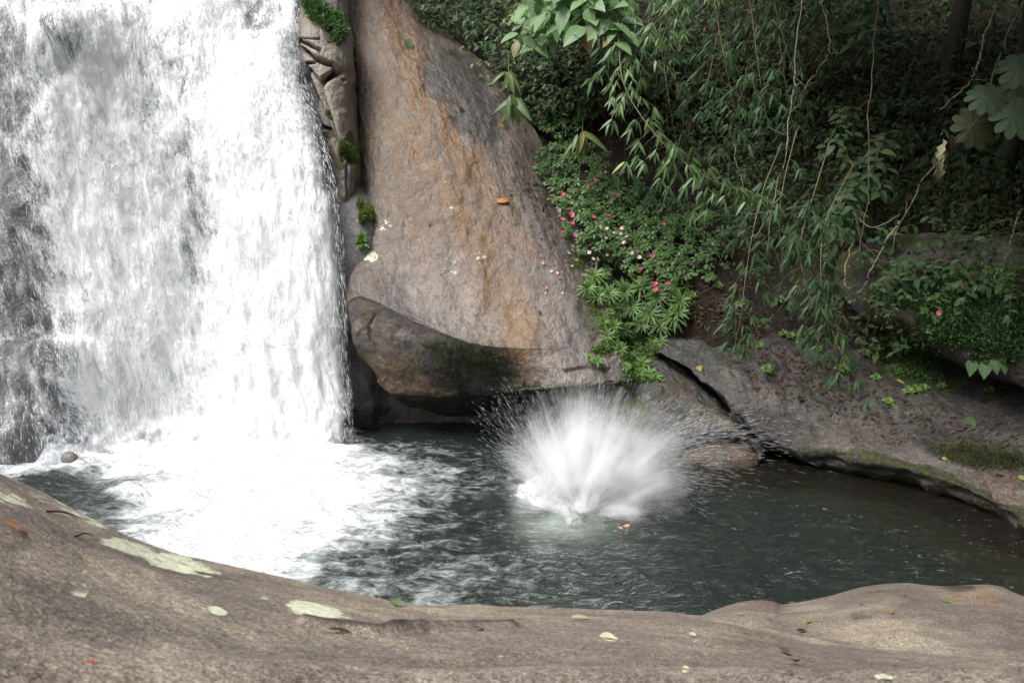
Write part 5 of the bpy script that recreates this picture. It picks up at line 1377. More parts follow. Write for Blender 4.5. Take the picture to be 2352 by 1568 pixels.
# ---- vines and bare twigs
def vine(pts, r0, r1, label, mat=None, branches=(), name="vine", side=True, seed=0):
    w = bp(*pts)
    e = empty(name, w[0], label, "vine")
    g = np.random.default_rng(seed + 5)
    path = curve(w, 60)
    jit = np.cumsum(g.normal(0, .010, (60, 3)), 0); jit -= np.linspace(0, 1, 60)[:, None] * jit[-1]
    path = path + jit * [1, .6, .8]
    lm("stem", [tube(path, r0, r1, 6)], mat or B_PALE, e, w[0])
    for b in branches:
        lm("side_twig", [tube(curve(bp(*b), 14), r1 * 1.1, r1 * .5, 4)], mat or B_PALE, e, w[0])
    for k in range(7 if side else 0):
        i = g.integers(6, 56); d = nz(g.normal(0, 1, 3) * [1, .4, 1]); l = g.uniform(.06, .2)
        lm("side_twig", [tube(curve([path[i], path[i] + d * l * .6, path[i] + d * l + [0, 0, -.03]], 6), r1 * .7, r1 * .3, 4)], mat or B_PALE, e, w[0])
    return e
vine([(1842, -70, 13.4), (1836, 40, 13.0), (1824, 150, 12.5), (1815, 215, 12.35), (1803, 300, 12.2), (1790, 400, 12.1), (1774, 470, 12.0), (1752, 520, 11.95), (1722, 548, 11.9)], .010, .006, "long pale bare twig hanging in front of the dark bamboo, forked at its tip", branches=[[(1772, 478, 12.0), (1768, 520, 11.95), (1763, 576, 11.9)], [(1800, 310, 12.2), (1780, 300, 12.2), (1762, 290, 12.25)], [(1774, 470, 12), (1790, 455, 12), (1800, 430, 12)]], seed=1)
vine([(2300, -40, 11.8), (2278, 40, 11.5), (2262, 110, 11.4), (2238, 175, 11.3), (2210, 205, 11.3), (2160, 252, 11.3)], .016, .008, "thick pale branch slanting down left of the palmate leaves", B_PALE, seed=2)
vine([(2370, -20, 11.8), (2335, 40, 11.6), (2300, 110, 11.5), (2272, 200, 11.4), (2255, 262, 11.35), (2222, 295, 11.35), (2175, 340, 11.4), (2120, 395, 11.5), (2088, 445, 11.6), (2065, 500, 11.7), (2045, 540, 11.8)], .014, .007, "long lichen covered vine bending down from the top right corner", B_MOSSY, branches=[[(2335, 40, 11.6), (2300, 25, 11.6), (2240, -10, 11.7)]], seed=3)
vine([(2068, 505, 11.9), (2040, 550, 11.85), (2015, 600, 11.8), (1992, 645, 11.75), (1980, 668, 11.72), (1962, 670, 11.72), (1943, 655, 11.75), (1945, 610, 11.85), (1958, 560, 12.0)], .014, .008, "mossy vine hanging in a U shaped loop over the slab", B_MOSSY, branches=[[(2068, 492, 11.9), (2030, 515, 11.9), (2000, 522, 11.95), (1975, 505, 12.1)], [(2062, 520, 11.9), (2055, 545, 11.85), (2052, 570, 11.85)]], seed=4)
vine([(1688, 330, 12.9), (1694, 390, 12.8), (1702, 440, 12.75), (1698, 485, 12.75), (1690, 512, 12.7)], .006, .004, "short thin wavy twig left of the forked pale twig", B_PALE, side=False, seed=5)
vine([(1690, 490, 12.5), (1760, 482, 12.45), (1820, 476, 12.4), (1880, 455, 12.4)], .004, .003, "nearly level thin wire-like stem crossing the forked twig", B_PALE, side=False, seed=6)
vine([(2025, -60, 13.0), (2014, 70, 12.8), (2000, 200, 12.6), (1996, 300, 12.5), (1992, 420, 12.4), (1980, 500, 12.4), (1965, 600, 12.3)], .010, .006, "straight brown vine hanging left of the lichen covered vine", B_TWIG, seed=7)
vine([(1870, -30, 12.9), (1890, 50, 12.8), (1895, 110, 12.7), (1880, 150, 12.7), (1850, 205, 12.7), (1815, 260, 12.7)], .009, .004, "curved pale twig at the top, above the forked pale twig", B_PALE, seed=8)
vine([(2170, -30, 12.2), (2120, 40, 12.2), (2060, 70, 12.2), (1998, 72, 12.25)], .006, .003, "thin pale twig sweeping left from the dark trunk", B_PALE, side=False, seed=9)
vine([(2352, 480, 11.2), (2320, 540, 11.2), (2300, 580, 11.2), (2285, 640, 11.2)], .009, .006, "pale speckled stem among the shrubs at the right edge", B_PALE, seed=10)
vine([(1960, 480, 12.2), (2000, 580, 12.1), (2060, 605, 12.0), (2130, 590, 12.0), (2200, 540, 12.0)], .005, .003, "thin stem sagging across the looped vine", B_TWIG, side=False, seed=11)
vine([(1600, 610, 12.5), (1560, 575, 12.6), (1520, 600, 12.6), (1440, 612, 12.6)], .005, .003, "fallen brown twig lying across the flowering plants", B_TWIG, side=False, seed=12)
vine([(1195, 110, 14.0), (1140, 150, 14.2), (1090, 185, 14.35), (1060, 200, 14.5)], .006, .004, "thin dark twig leaning over the top of the brown boulder", B_TWIG, side=False, seed=13)

# ---- rolled dead leaf bundle
def bundle():
    c = P(2168, 306, 11.4)
    e = empty("dead_leaf_bundle", c, "grey brown bundle of shrivelled dead leaves hanging from the lichen covered vine", "dead leaves")
    g = np.random.default_rng(3)
    lm("stem", [tube(curve([c + [-.03, 0, -.02], c + [0, 0, .03], c + [.05, 0, -.05], c + [.06, 0, -.3], c + [.03, 0, -.45]], 14), .008, .005)], B_PALE, e, c)
    for i in range(7):
        p = c + np.array([g.normal(-.02, .03), g.normal(0, .03), -.02 - .05 * i])
        lm("dead_leaf", [leaves([p], [np.array([g.normal(0, .25), g.normal(0, .2), -1])], [np.array([g.normal(0, .8), -1, 0])], .22, .13, leaf_template([(0, 0), (.2, .8), (.4, .5), (.6, 1), (.8, .6), (1, 0)], .8, .3))], L_PALE if i % 4 else L_DEAD, e, c)
bundle()

# ---- trees that roof the right side, unseen crowns placed to shade it
def tree(px, py, top, cc, rad, label, seed, n=1500, r0=.16):
    g = np.random.default_rng(seed)
    b, _ = at(px, py, -.1, ["hill"])
    e = empty("forest_tree", b, label, "tree", "trees on the hillside")
    cc = np.array(cc)
    path = curve([b, b + (top - b) * .5 + g.normal(0, .1, 3), top], 16)
    lm("trunk", [tube(path, r0, r0 * .6, 9)], B_TRUNK, e, b)
    for i in range(5):
        t = cc + g.normal(0, .5, 3) * rad
        lm("limb", [tube(curve([top, (top + t) / 2 + [0, 0, .3], t], 8), r0 * .45, .02, 6)], B_TRUNK, e, b)
    u = nz(g.normal(0, 1, (n, 3))) * (g.random((n, 1)) ** .4) * rad + cc
    d = g.normal(0, 1, (n, 3)); L = g.uniform(.3, .6, n)
    lm("crown", [leaves(u, d, g.normal(0, .5, (n, 3)) + UP, L, L * .6, T_LOW)], L_DARK, e, b)
tree(2150, 330, np.array([6.9, 15.0, 8.6]), (5.6, 11.6, 8.0), np.array([3.0, 2.7, 1.2]), "forest tree with a dark mossy trunk left of the palmate leaves", 1, 2800)
tree(1800, 60, np.array([4.6, 17.2, 10]), (3.7, 12.9, 8.5), np.array([1.7, 2.3, 1.1]), "forest tree with a slim trunk hidden behind the top of the bamboo", 2, 2400, .10)
tree(2480, 420, np.array([9.4, 13.5, 8.8]), (8.5, 9.6, 7.7), np.array([3.2, 3.2, 1.3]), "forest tree just beyond the palmate leaves at the right edge", 3, 2800, .14)
tree(2300, 500, np.array([6.6, 12.4, 8.4]), (4.6, 8.6, 7.5), np.array([2.4, 2.4, 1.1]), "forest tree at the right edge leaning out over the slab", 4, 2400, .12)
def shade_tree(x, y, top, cc, rad, label, seed, n):  # unseen trees added to block sky and sun from the forest
    SURF["near"] = BVHTree.FromPolygons([(x - 5, y - 5, 2.4), (x + 5, y - 5, 2.4), (x + 5, y + 5, 2.4), (x - 5, y + 5, 2.4)], [(0, 1, 2, 3)])
    g = np.random.default_rng(seed)
    b = np.array([x, y, 2.3])
    e = empty("forest_tree", b, label, "tree", "trees on the hillside")
    cc = np.array(cc); top = np.array(top)
    lm("trunk", [tube(curve([b, b + (top - b) * .5 + [.1, -.1, 0], top], 16), .2, .12, 9)], B_TRUNK, e, b)
    for i in range(5):
        t = cc + g.normal(0, .5, 3) * rad
        lm("limb", [tube(curve([top, (top + t) / 2 + [0, 0, .3], t], 8), .08, .02, 6)], B_TRUNK, e, b)
    u = nz(g.normal(0, 1, (n, 3))) * (g.random((n, 1)) ** .4) * rad + cc
    L = g.uniform(.3, .6, n)
    lm("crown", [leaves(u, g.normal(0, 1, (n, 3)), g.normal(0, .5, (n, 3)) + UP, L, L * .6, T_LOW)], L_DARK, e, b)
    del SURF["near"]
shade_tree(5.2, -0.5, (5.4, 1.5, 8.2), (5.4, 4.0, 9.4), np.array([3.0, 3.6, 1.7]), "tree on the near bank behind the photographer's right shoulder, leaning over the water", 5, 2800)
shade_tree(9.5, -1.0, (9.8, 1.5, 8.4), (10.4, 4.2, 9.0), np.array([3.4, 4.0, 2.4]), "tree on the near bank furthest to the right, outside the view", 6, 3000)
shade_tree(3.0, -6.0, (3.2, -5.2, 8.4), (3.6, -4.6, 9.4), np.array([4.2, 3.6, 2.6]), "tree on the near bank directly behind the photographer", 7, 3000)

shade_tree(7.2, -2.2, (6.5, 4.0, 9.8), (4.6, 8.2, 11.0), np.array([3.0, 3.0, 1.5]), "tall tree on the near bank arching over the right part of the pool", 10, 2600)

shade_tree(12.4, -1.5, (12.0, 2.5, 5.5), (11.4, 4.5, 5.6), np.array([2.8, 4.4, 3.6]), "dense tree far to the right of the photographer, outside the view", 11, 3400)
tree(3000, 400, np.array([13.0, 11.5, 6.5]), (12.6, 10.0, 7.0), np.array([3.0, 3.6, 3.2]), "forest tree on the slope to the right, outside the view", 12, 3200, .14)  # added out of view to close off low sky on the right

# ================================================================== litter, fallen leaves, petals
def build_litter():
    g = np.random.default_rng(21)
    pos, dr, nm, L, W = [], [], [], [], []
    zones = [(1700, 780, 160, 70, 25, 230), (1860, 850, 190, 60, 20, 330), (2020, 930, 200, 60, 18, 300), (1640, 700, 90, 70, 20, 200), (2120, 1010, 160, 40, 15, 90), (1800, 880, 150, 50, 25, 150), (2260, 980, 120, 60, 15, 120), (1950, 760, 160, 50, 10, 240), (1240, 440, 40, 90, -20, 120), (1150, 250, 60, 90, -30, 60)]
    for cx, cy, rx, ry, ang, n in zones:
        for i in range(n):
            x, y = g.normal(0, .55) * rx, g.normal(0, .55) * ry
            c, s = math.cos(math.radians(ang)), math.sin(math.radians(ang))
            h = hit(cx + x * c - y * s, cy + x * s + y * c, ["slab", "lower", "hill", "boulder", "mossy"])
            if h is None: continue
            pos.append(h[0] + h[1] * .012 * (1 + g.random())); t = g.normal(0, 1, 3); t -= h[1] * (t @ h[1]); dr.append(t + h[1] * g.normal(0, .15)); nm.append(h[1] + g.normal(0, .25, 3))
            l = g.uniform(.03, .11); L.append(l); W.append(l * g.uniform(.15, .35))
    v, f, a = leaves(pos, dr, nm, L, W, T_ELLIP)
    o = mesh_np("leaf_litter", v, None, f, L_DEAD, {"luv": a})
    tag(o, "brown dead leaf litter scattered over the grey slab and slope", "leaf litter", kind="stuff")
build_litter()

def fallen(px, py, length, ang, mat, label, wid=.3, name="fallen_leaf", cat="leaf", tmpl=T_ELLIP, lift=.006, group=None):
    """a leaf lying on the rock seen at (px, py); length in photograph pixels, ang = its direction there"""
    h = hit(px, py)
    a = math.radians(ang)
    q = hit(px + 6 * math.cos(a), py + 6 * math.sin(a))
    t = (q[0] - h[0]) if q is not None and np.linalg.norm(q[0] - h[0]) < .5 else np.array([math.cos(a), 0, -math.sin(a)])
    t = nz(t - h[1] * (t @ h[1]))
    f = (h[0] - CAM)[1] * CP - (h[0] - CAM)[2] * SP
    ln = length * f / F
    cosv = abs(nz(h[0] - CAM) @ t)
    ln = ln / max(math.sqrt(1 - cosv ** 2), .4)
    c = h[0] - t * ln / 2 + h[1] * lift
    tc = nz(CAM - h[0])
    v, fc, aa = leaves([[0, 0, 0]], [t + h[1] * .08], [nz(h[1] + .7 * tc)], ln, ln * wid * 1.15, tmpl)
    c = c + h[1] * ln * wid * .22
    o = mesh_np(name, v, None, fc, mat, {"luv": aa}); o.location = c
    return tag(o, label, cat, group)

FAL = [
 (35, 1221, 60, 6, L_ORANGE, "bright orange dry leaf on the ledge at the far left", .22), (208, 1531, 42, 12, L_RED, "dull red leaf on the ledge near the bottom left corner", .28),
 (908, 1391, 26, 20, L_LIME, "small green leaf on the rim of the ledge, left of centre", .4), (1337, 1423, 52, -4, L_PALE, "long pale leaf with a reddish tip on the ledge, right of centre", .2),
 (1395, 1467, 40, 14, L_PALE, "white oval leaf flat on the ledge below the long pale leaf", .34), (2031, 1562, 34, 14, L_PALE, "white leaf cut by the bottom edge of the ledge", .32), (2175, 1384, 30, 6, L_LIME, "yellow green crescent leaf on the rounded boulder, right of its middle", .22),
 (1858, 1430, 26, -8, L_LIME, "pair-like lime leaf on the rounded boulder where it meets the ledge", .4), (1700, 1413, 20, 0, L_YEL, "tiny yellow leaf at the left tip of the rounded boulder", .35), (2345, 1426, 30, 10, L_LIME, "lime crescent leaf on the rounded boulder by the right border", .25),
 (2080, 1372, 14, 5, L_DEAD, "small brown leaf on top of the rounded boulder", .35), (1842, 1452, 34, -6, L_DEAD, "shrivelled brown leaf in the crease between ledge and rounded boulder", .3), (2045, 1408, 13, 60, L_RUSTY, "small tan leaf standing on the rounded boulder's face", .4),
 (1980, 1392, 22, 0, L_DEAD, "narrow brown leaf left of the tan leaf on the rounded boulder", .25), (1800, 1500, 40, 30, L_DEAD, "dark curled dead leaf on the ledge, upper one of three at the lower right", .35), (1825, 1525, 44, -20, L_DEAD, "dark curled dead leaf on the ledge, middle one of three at the lower right", .4), (1815, 1550, 30, 10, L_DEAD, "dark curled dead leaf on the ledge, lowest one of three at the lower right", .4),
 (1575, 1540, 20, 8, L_PALE, "tiny white leaf scrap low on the ledge, right of centre", .4), (1590, 1462, 18, 12, L_PALE, "cream leaf scrap beside the white oval leaf's right", .4), (1240, 720, 16, 80, L_DEAD, "lone green brown leaf low on the boulder's wet face", .4),
 (780, 1452, 60, 6, L_DEAD, "rust brown dead leaf lodged in the left end of the ledge's crack", .12), (1100, 1447, 40, -10, L_DEAD, "rust brown dead leaf in the right end of the ledge's crack", .14), (1190, 1420, 14, -30, L_ORANGE, "small orange leaf just right of the ledge's crack", .5),
 (1192, 848, 12, 90, L_YEL, "yellow leaf stuck on the right end of the dark moss mat, upper one", .45), (1200, 875, 16, 100, L_YEL, "yellow leaf under the boulder's ridge, middle one of three in a column", .45), (1188, 872 + 10, 18, 5, L_LIME, "lime leaf at the boulder's lower rim, beneath the yellow ones", .5),
 (958, 830, 16, 80, L_YEL, "yellow leaf on the boulder's dark lower face, left of the moss mat", .45), (938, 106, 30, 70, L_DARK, "dark green leaf lying on the top right shoulder of the brown boulder", .5), (988, 518, 14, 110, L_DEAD, "small dark curled leaf on the middle of the brown boulder", .35), (1060, 255, 26, 40, L_DEAD, "tan dead leaf on the dark wet part of the boulder", .4),
 (1150, 290, 22, 30, L_YEL, "yellow leaf on the dark wet rock beside the strap leaf plant", .4), (2230, 972, 34, 40, L_DARK, "fresh dark green leaf lying on the slab near the right edge", .5), (2170, 1385 - 330, 20, 10, L_YEL, "yellow leaf on the slab below the black green moss patch", .4), (2348, 1100, 26, 30, L_LIME, "lime leaf on the slab at the right border", .5),
 (1840, 1098 - 180, 30, -30, L_DEAD, "reddish brown leaf on the slab's upper middle", .25), (1525, 938, 30, -25, L_DEAD, "tan bamboo leaf on the wet rock behind the splash", .2), (1532, 945, 26, 20, L_DEAD, "second tan bamboo leaf crossing the first on the wet rock", .2), (2067, 878, 28, 30, L_YEL, "yellow leaf on the slab right of the hanging bamboo", .3), (1607, 848, 16, 60, L_YEL, "yellow oval leaf beside the crack at the slab's left tip", .5),
]
for px, py, ln, ang, mat, lab, w in FAL:
    ln = ln * (.55 if 'three at the lower right' in lab else .8 if ln < 50 else 1)
    fallen(px, py, ln, ang, mat, lab, w)
for i, (px, py, k) in enumerate([(1254, 674, 'w'), (1255, 662, 'w'), (1285, 640, 'm'), (1280, 628, 'w'), (1265, 624, 'w'), (1247, 605, 'w'), (1292, 674, 'w'), (1298, 600, 'm'), (1312, 612, 'w'), (1322, 598, 'w'), (1240, 590, 'm'), (1305, 582, 'w')]):
    fallen(px, py, 6.5, 30 * i, {'w': L_PALEP, 'm': L_MAG}[k], "fallen pale pink petal on the wet grey face of the boulder" if k == 'w' else "fallen magenta petal on the wet grey face of the boulder", .9, "petal", "petal", group="petals fallen on the boulder")
# large dead leaf with its stalk on the boulder
def dead_leaf():
    h, n = at(1165, 466, 0, ["boulder"])
    e = empty("dead_branch_leaf", h, "large orange brown dead leaf with a stalk on the boulder's right side", "leaf")
    t1 = nz(np.array([-.9, .1, .05])); 
    lm("leaf_blade", [leaves([h + n * .04, h + n * .04], [np.array([-1, -.1, .12]), np.array([-.3, .3, .35])], [n, n + [.3, 0, 0]], [.2, .14], [.09, .05], T_OVATE)], L_RUSTY, e, h)
    q, _ = at(1188, 498, .02, ["boulder"])
    lm("stalk", [tube(curve([h + n * .05, (h + q) / 2 + n * .06, q], 6), .006, .004)], B_TWIG, e, h)
dead_leaf()
# sticks on the ledge
for px, py, ln, ang, lab in [(150, 1186, 90, 12, "dark crooked twig lying on the ledge at left"), (345, 1228 - 26, 60, 14, "short dark twig by the ledge rim, right of the crooked twig"), (192, 1233, 40, -4, "tiny dark twig right of the orange leaf")]:
    h0 = hit(px - ln / 2 * math.cos(math.radians(ang)), py - ln / 2 * math.sin(math.radians(ang)), ["ledge"]); h1 = hit(px + ln / 2 * math.cos(math.radians(ang)), py + ln / 2 * math.sin(math.radians(ang)), ["ledge"])
    if h0 is None or h1 is None: continue
    a, b = h0[0] + h0[1] * .004, h1[0] + h1[1] * .004
    v, f, aa = tube(curve([a, (a * .6 + b * .4) + [0, 0.01, .004], b], 9) - a, .0035, .0015, 5)
    o = mesh_np("twig", v, None, f, B_TWIG, {"luv": aa}); o.location = a
    tag(o, lab, "twig")

# ================================================================== splash and the swimmer in it
SC = PZ(1330, 1135, 0.0)
def splash_mat():
    m = M("splash_water")
    co = m.n("TexCoord", 3)
    d = m.n("BsdfDiffuse", 0, None, Color=(.92, .94, .95))
    t = m.n("BsdfTranslucent", 0, None, Color=(.92, .94, .95))
    g = m.n("BsdfGlossy", 0, None, Color=(1, 1, 1), Roughness=.15)
    s = m.n("MixShader", 0, None, _0=.45, _1=d, _2=t)
    s = m.n("MixShader", 0, None, _0=.08, _1=s, _2=g)
    return m.done(s)
def core_mat():
    m = M("splash_foam")
    co = m.n("TexCoord", 3)
    a = m.attr("foam")
    n1 = m.noise(co, 6.0, 8, .75, .8); n2 = m.noise(co, 30.0, 4, .75)
    al = m.ramp(m.math('ADD', a, m.math('ADD', m.math('MULTIPLY', m.math('SUBTRACT', n1, .5), 1.6), m.math('MULTIPLY', m.math('SUBTRACT', n2, .5), .9))), .3, .95)
    nb = m.bump(m.math('ADD', n1, m.math('MULTIPLY', n2, .5)), .6, .08)
    d = m.n("BsdfDiffuse", 0, None, Color=(.93, .945, .95), Normal=nb); t = m.n("BsdfTranslucent", 0, None, Color=(.9, .92, .93))
    s = m.n("MixShader", 0, None, _0=.35, _1=d, _2=t)
    return m.done(m.n("MixShader", 0, None, _0=al, _1=m.n("BsdfTransparent"), _2=s))

def spindles(p, d, L, R):
    d = nz(d); N = len(p)
    ref = np.where(np.abs(d[:, 2:3]) > .9, np.array([[1.0, 0, 0]]), np.array([[0, 0, 1.0]]))
    a = nz(np.cross(d, ref)); b = np.cross(d, a)
    V = np.zeros((N, 5, 3))
    V[:, 0] = p - d * L[:, None] * .5; V[:, 4] = p + d * L[:, None] * .5
    for j in range(3):
        t = j * 2 * PI / 3
        V[:, 1 + j] = p + d * L[:, None] * .12 + (a * math.cos(t) + b * math.sin(t)) * R[:, None]
    T = np.array([(0, 1, 2), (0, 2, 3), (0, 3, 1), (4, 2, 1), (4, 3, 2), (4, 1, 3)])
    F = (T[None] + (np.arange(N) * 5)[:, None, None]).reshape(-1, 3)
    return V.reshape(-1, 3), F

def build_splash():
    g = np.random.default_rng(5)
    e = empty("splash", SC, "white burst of water thrown up where a swimmer has plunged in", "splash")
    sm, cm = splash_mat(), core_mat()
    # lobes: direction (x right, y away, z up), reach, spread, count, origin offset
    lobes = [((-.05, .1, 1), 1.15, .13, 2600, (.0, .1, .1)), ((.16, .1, 1), 1.1, .12, 2400, (.1, .1, .1)), ((-.36, .05, .95), 1.05, .09, 2600, (-.2, 0, .1)), ((-.58, .05, .88), .95, .10, 2400, (-.3, 0, .1)), ((-.85, .0, .70), .7, .14, 1800, (-.3, 0, .1)),
             ((.42, .0, .95), .95, .13, 3000, (.2, 0, .15)), ((.75, 0, .75), 1.15, .10, 3400, (.3, 0, .15)), ((1, .1, .42), 1.85, .05, 2600, (.35, 0, .3)), ((1, .1, .58), 1.45, .05, 1300, (.35, 0, .3)), ((1, 0, .25), 1.35, .12, 2200, (.3, 0, .2)), ((1, -.15, .02), .95, .12, 2200, (.3, -.1, .15)),
             ((.9, -.4, -.05), .8, .12, 1400, (.3, -.2, .2)), ((.25, -.8, .1), .55, .2, 2400, (.15, -.3, .1)), ((.5, -.8, .02), .6, .15, 1800, (.25, -.3, .12)), ((-.1, -.8, .25), .45, .25, 1200, (0, -.2, .1))]
    P_, D_, L_, R_ = [], [], [], []
    for d, ln, sp, n, off in lobes:
        n = int(n * 2.6)
        dd = nz(np.array(d) + g.normal(0, sp * 1.25, (n, 3)))
        sub = nz(np.array(d) + g.normal(0, sp * 1.2, (26, 3)))
        reach = g.uniform(.55, 1.25, 26)
        j = g.integers(0, 26, n)
        pick = sub[j] + g.normal(0, .05, (n, 3))
        inj = g.random(n) < .5
        dd = np.where(inj[:, None], nz(pick), dd)
        r = ln * np.where(inj, reach[j], 1.0) * np.minimum(g.exponential(.25, n) + .06, 1.2)
        p = np.array(off) * (.5 + g.random((n, 1))) + dd * r[:, None] + g.normal(0, .035, (n, 3))
        p[:, 2] -= .12 * r ** 2
        dv = dd + g.normal(0, .06, (n, 3)); dv[:, 2] -= .25 * r
        P_.append(p); D_.append(dv); L_.append((.02 + .10 * g.random(n) ** 2) * (.6 + .7 * r)); R_.append(.0004 + .0010 * g.random(n) ** 3)
    p, d, L, R = map(np.concatenate, (P_, D_, L_, R_))
    k = p[:, 2] > -.05
    v, f = spindles(p[k], d[k], L[k], R[k])
    mesh_np("spray", v, None, f, sm, parent=e)
    # dense heart of short threads and beads, in overlapping clouds
    P_, D_, L_, R_ = [], [], [], []
    for c, s_, n in [(c_, q_, n_ * 2) for c_, q_, n_ in [((.06, -.02, .0), (.60, .42, .55), 16000), ((-.32, -.10, .0), (.36, .3, .36), 8000), ((.30, -.08, .02), (.34, .28, .50), 9000), ((.16, .0, .25), (.30, .25, .42), 8000), ((-.12, -.05, .2), (.3, .25, .32), 6000), ((.25, -.42, .0), (.42, .3, .2), 9000), ((.12, -.05, .35), (.34, .25, .5), 9000), ((.45, -.2, .0), (.3, .2, .22), 4000), ((.36, -.55, .0), (.3, .26, .2), 6000)]]:
        u = nz(g.normal(0, 1, (n, 3))) * np.minimum(np.abs(g.normal(0, .55, (n, 1))) ** .8, 1.5)
        u[:, 2] = np.abs(u[:, 2])
        q = u * np.array(s_) + np.array(c)
        m_ = fbm(q * 5.5, 4, 61) + .25 - .5 * np.linalg.norm(u, axis=1) ** 2 * .6 > g.normal(0, .18, n) - .05
        q = q[m_]
        P_.append(q); D_.append(nz(q - np.array([.02, .1, -.35])) + g.normal(0, .22, q.shape)); L_.append(.015 + .06 * g.random(len(q)) ** 1.5); R_.append(.0010 + .0030 * g.random(len(q)) ** 2)
    v, f = spindles(*map(np.concatenate, (P_, D_, L_, R_)))
    mesh_np("spray_heart", v, None, f, sm, parent=e)
    # foam bodies
    T, Fi = np.meshgrid(np.linspace(0, PI * .62, 70), np.linspace(0, 2 * PI, 140), indexing='ij')
    for (c, s, seed) in [((.05, .0, -.08), (.46, .32, .44), 1), ((-.34, -.06, -.08), (.34, .26, .34), 2), ((.34, -.06, -.06), (.30, .24, .42), 3), ((.22, .02, .05), (.26, .2, .52), 5), ((-.1, .05, .1), (.26, .2, .36), 7), ((.42, -.2, -.06), (.22, .18, .20), 8), ((.15, -.36, -.07), (.40, .24, .16), 9), ((-.28, -.3, -.08), (.28, .2, .15), 10), ((.5, -.1, .0), (.2, .16, .34), 12), ((.36, -.58, -.07), (.24, .2, .13), 14)]:
        u = np.stack([np.sin(T) * np.cos(Fi), np.sin(T) * np.sin(Fi), np.cos(T)], -1)
        r = 1 + .35 * fbm(u * 2.2 + seed * 3, 5, 200 + seed, .55) + .12 * fbm(u * 9, 3, 210 + seed)
        V = u * r[..., None] * np.array(s) + np.array(c)
        fo = np.clip(.92 - .35 * u[..., 2] ** 2 - .4 * np.clip(r - 1, 0, 1), 0, 1)
        nr, nc = T.shape
        mesh_np("foam_body", V.reshape(-1, 3), gquads(nr, nc), None, cm, {"foam": fo.ravel()}, parent=e)
    # fine mist hanging in the burst
    T, Fi = np.meshgrid(np.linspace(0, PI, 24), np.linspace(0, 2 * PI, 40), indexing='ij')
    V = np.stack([np.sin(T) * np.cos(Fi) * 1.15, np.sin(T) * np.sin(Fi) * .95, np.cos(T) * 1.05], -1)
    m = M("splash_mist")
    co = m.n("TexCoord", 3)
    ln = m.n("VectorMath", 1, {"operation": 'LENGTH'}, _0=m.vmul(m.vadd(co, (-.17, .28, -.20)), (1.14, 1.05, 1.02)))
    nd = m.n("VectorMath", 0, {"operation": 'NORMALIZE'}, _0=m.vadd(co, (-.02, -.1, .30)))
    st = m.noise(nd, 4.6, 7, .75); st2 = m.noise(nd, 26.0, 3, .7); lp = m.noise(co, 5.5, 5, .65)
    de = m.math('ADD', ln, m.math('ADD', m.math('MULTIPLY', m.math('SUBTRACT', st, .5), -3.0), m.math('ADD', m.math('MULTIPLY', m.math('SUBTRACT', st2, .5), -.8), m.math('MULTIPLY', m.math('SUBTRACT', lp, .5), -.9))))
    de = m.math('ADD', m.ramp(de, .08, .60, 14.0, 0.0), m.ramp(de, .3, 1.15, 2.0, 0.0))
    pv = m.n("VolumePrincipled", 0, None, Color=(.97, .98, .985), Density=de, Anisotropy=.1)
    m.t.links.new(pv, m.out.inputs["Volume"])
    mesh_np("mist", V.reshape(-1, 3) + np.array([.12, -.22, .28]), gquads(24, 40)[:, ::-1], None, m.m, parent=e)
build_splash()

def fall_threads():
    g = np.random.default_rng(8)
    V, fo, th, nn = FALL["V"], FALL["foam"], FALL["thick"], FALL["n"]
    nr, nc = fo.shape
    n = 130000
    i = g.integers(60, nr - 8, n); j = g.integers(60, nc - 2, n)
    f = fo[i, j]; b = FALL["b"][i, j]; a = FALL["a"][i, j]
    clump = fbm(np.stack([V[i, j, 0] * 5, V[i, j, 2] * 1.6, V[i, j, 1] * .5], -1), 3, 88)
    w = np.where(f < .95, .10 + 1.0 * f, .25) * sstep(-.25, .35, clump) * (.25 + .75 * (th[i, j] > .2))
    edge = np.interp(b, [0, 120, 300, 480, 790, 1030], [688, 676, 718, 764, 788, 797]) - a
    w = np.maximum(w, .32 * np.exp(-(edge / 16) ** 2)) * np.where(a < 75, .35, 1)
    sp = np.gradient(FALL["b"], axis=0)[i, j]          # even spread over the face, whatever the grid spacing
    w = w * np.clip(sp / 3.2, .05, 1.6)
    k = (g.random(n) < w) & (a > -60) & (b > -20) & (b < 1075)
    i, j, f, edge = i[k], j[k], f[k], edge[k]
    p = V[i, j] + nn[i, j] * (.015 + .06 * g.random((len(i), 1)) ** 2) + g.normal(0, .012, (len(i), 3))
    p[:, 0] += np.where(edge < 26, g.exponential(.012, len(i)), 0)
    d = nz(V[np.minimum(i + 4, nr - 1), j] - V[i, j]) + g.normal(0, .10, (len(i), 3)) + np.array([.08, 0, 0])
    L = .03 + .16 * g.random(len(i)) ** 2; R = .0012 + .0042 * g.random(len(i)) ** 3
    v, fc = spindles(p - np.array(FALL["obj"].location), d, L, R)
    mesh_np("spray", v, None, fc, bpy.data.materials["splash_water"], parent=FALL["obj"])
fall_threads()

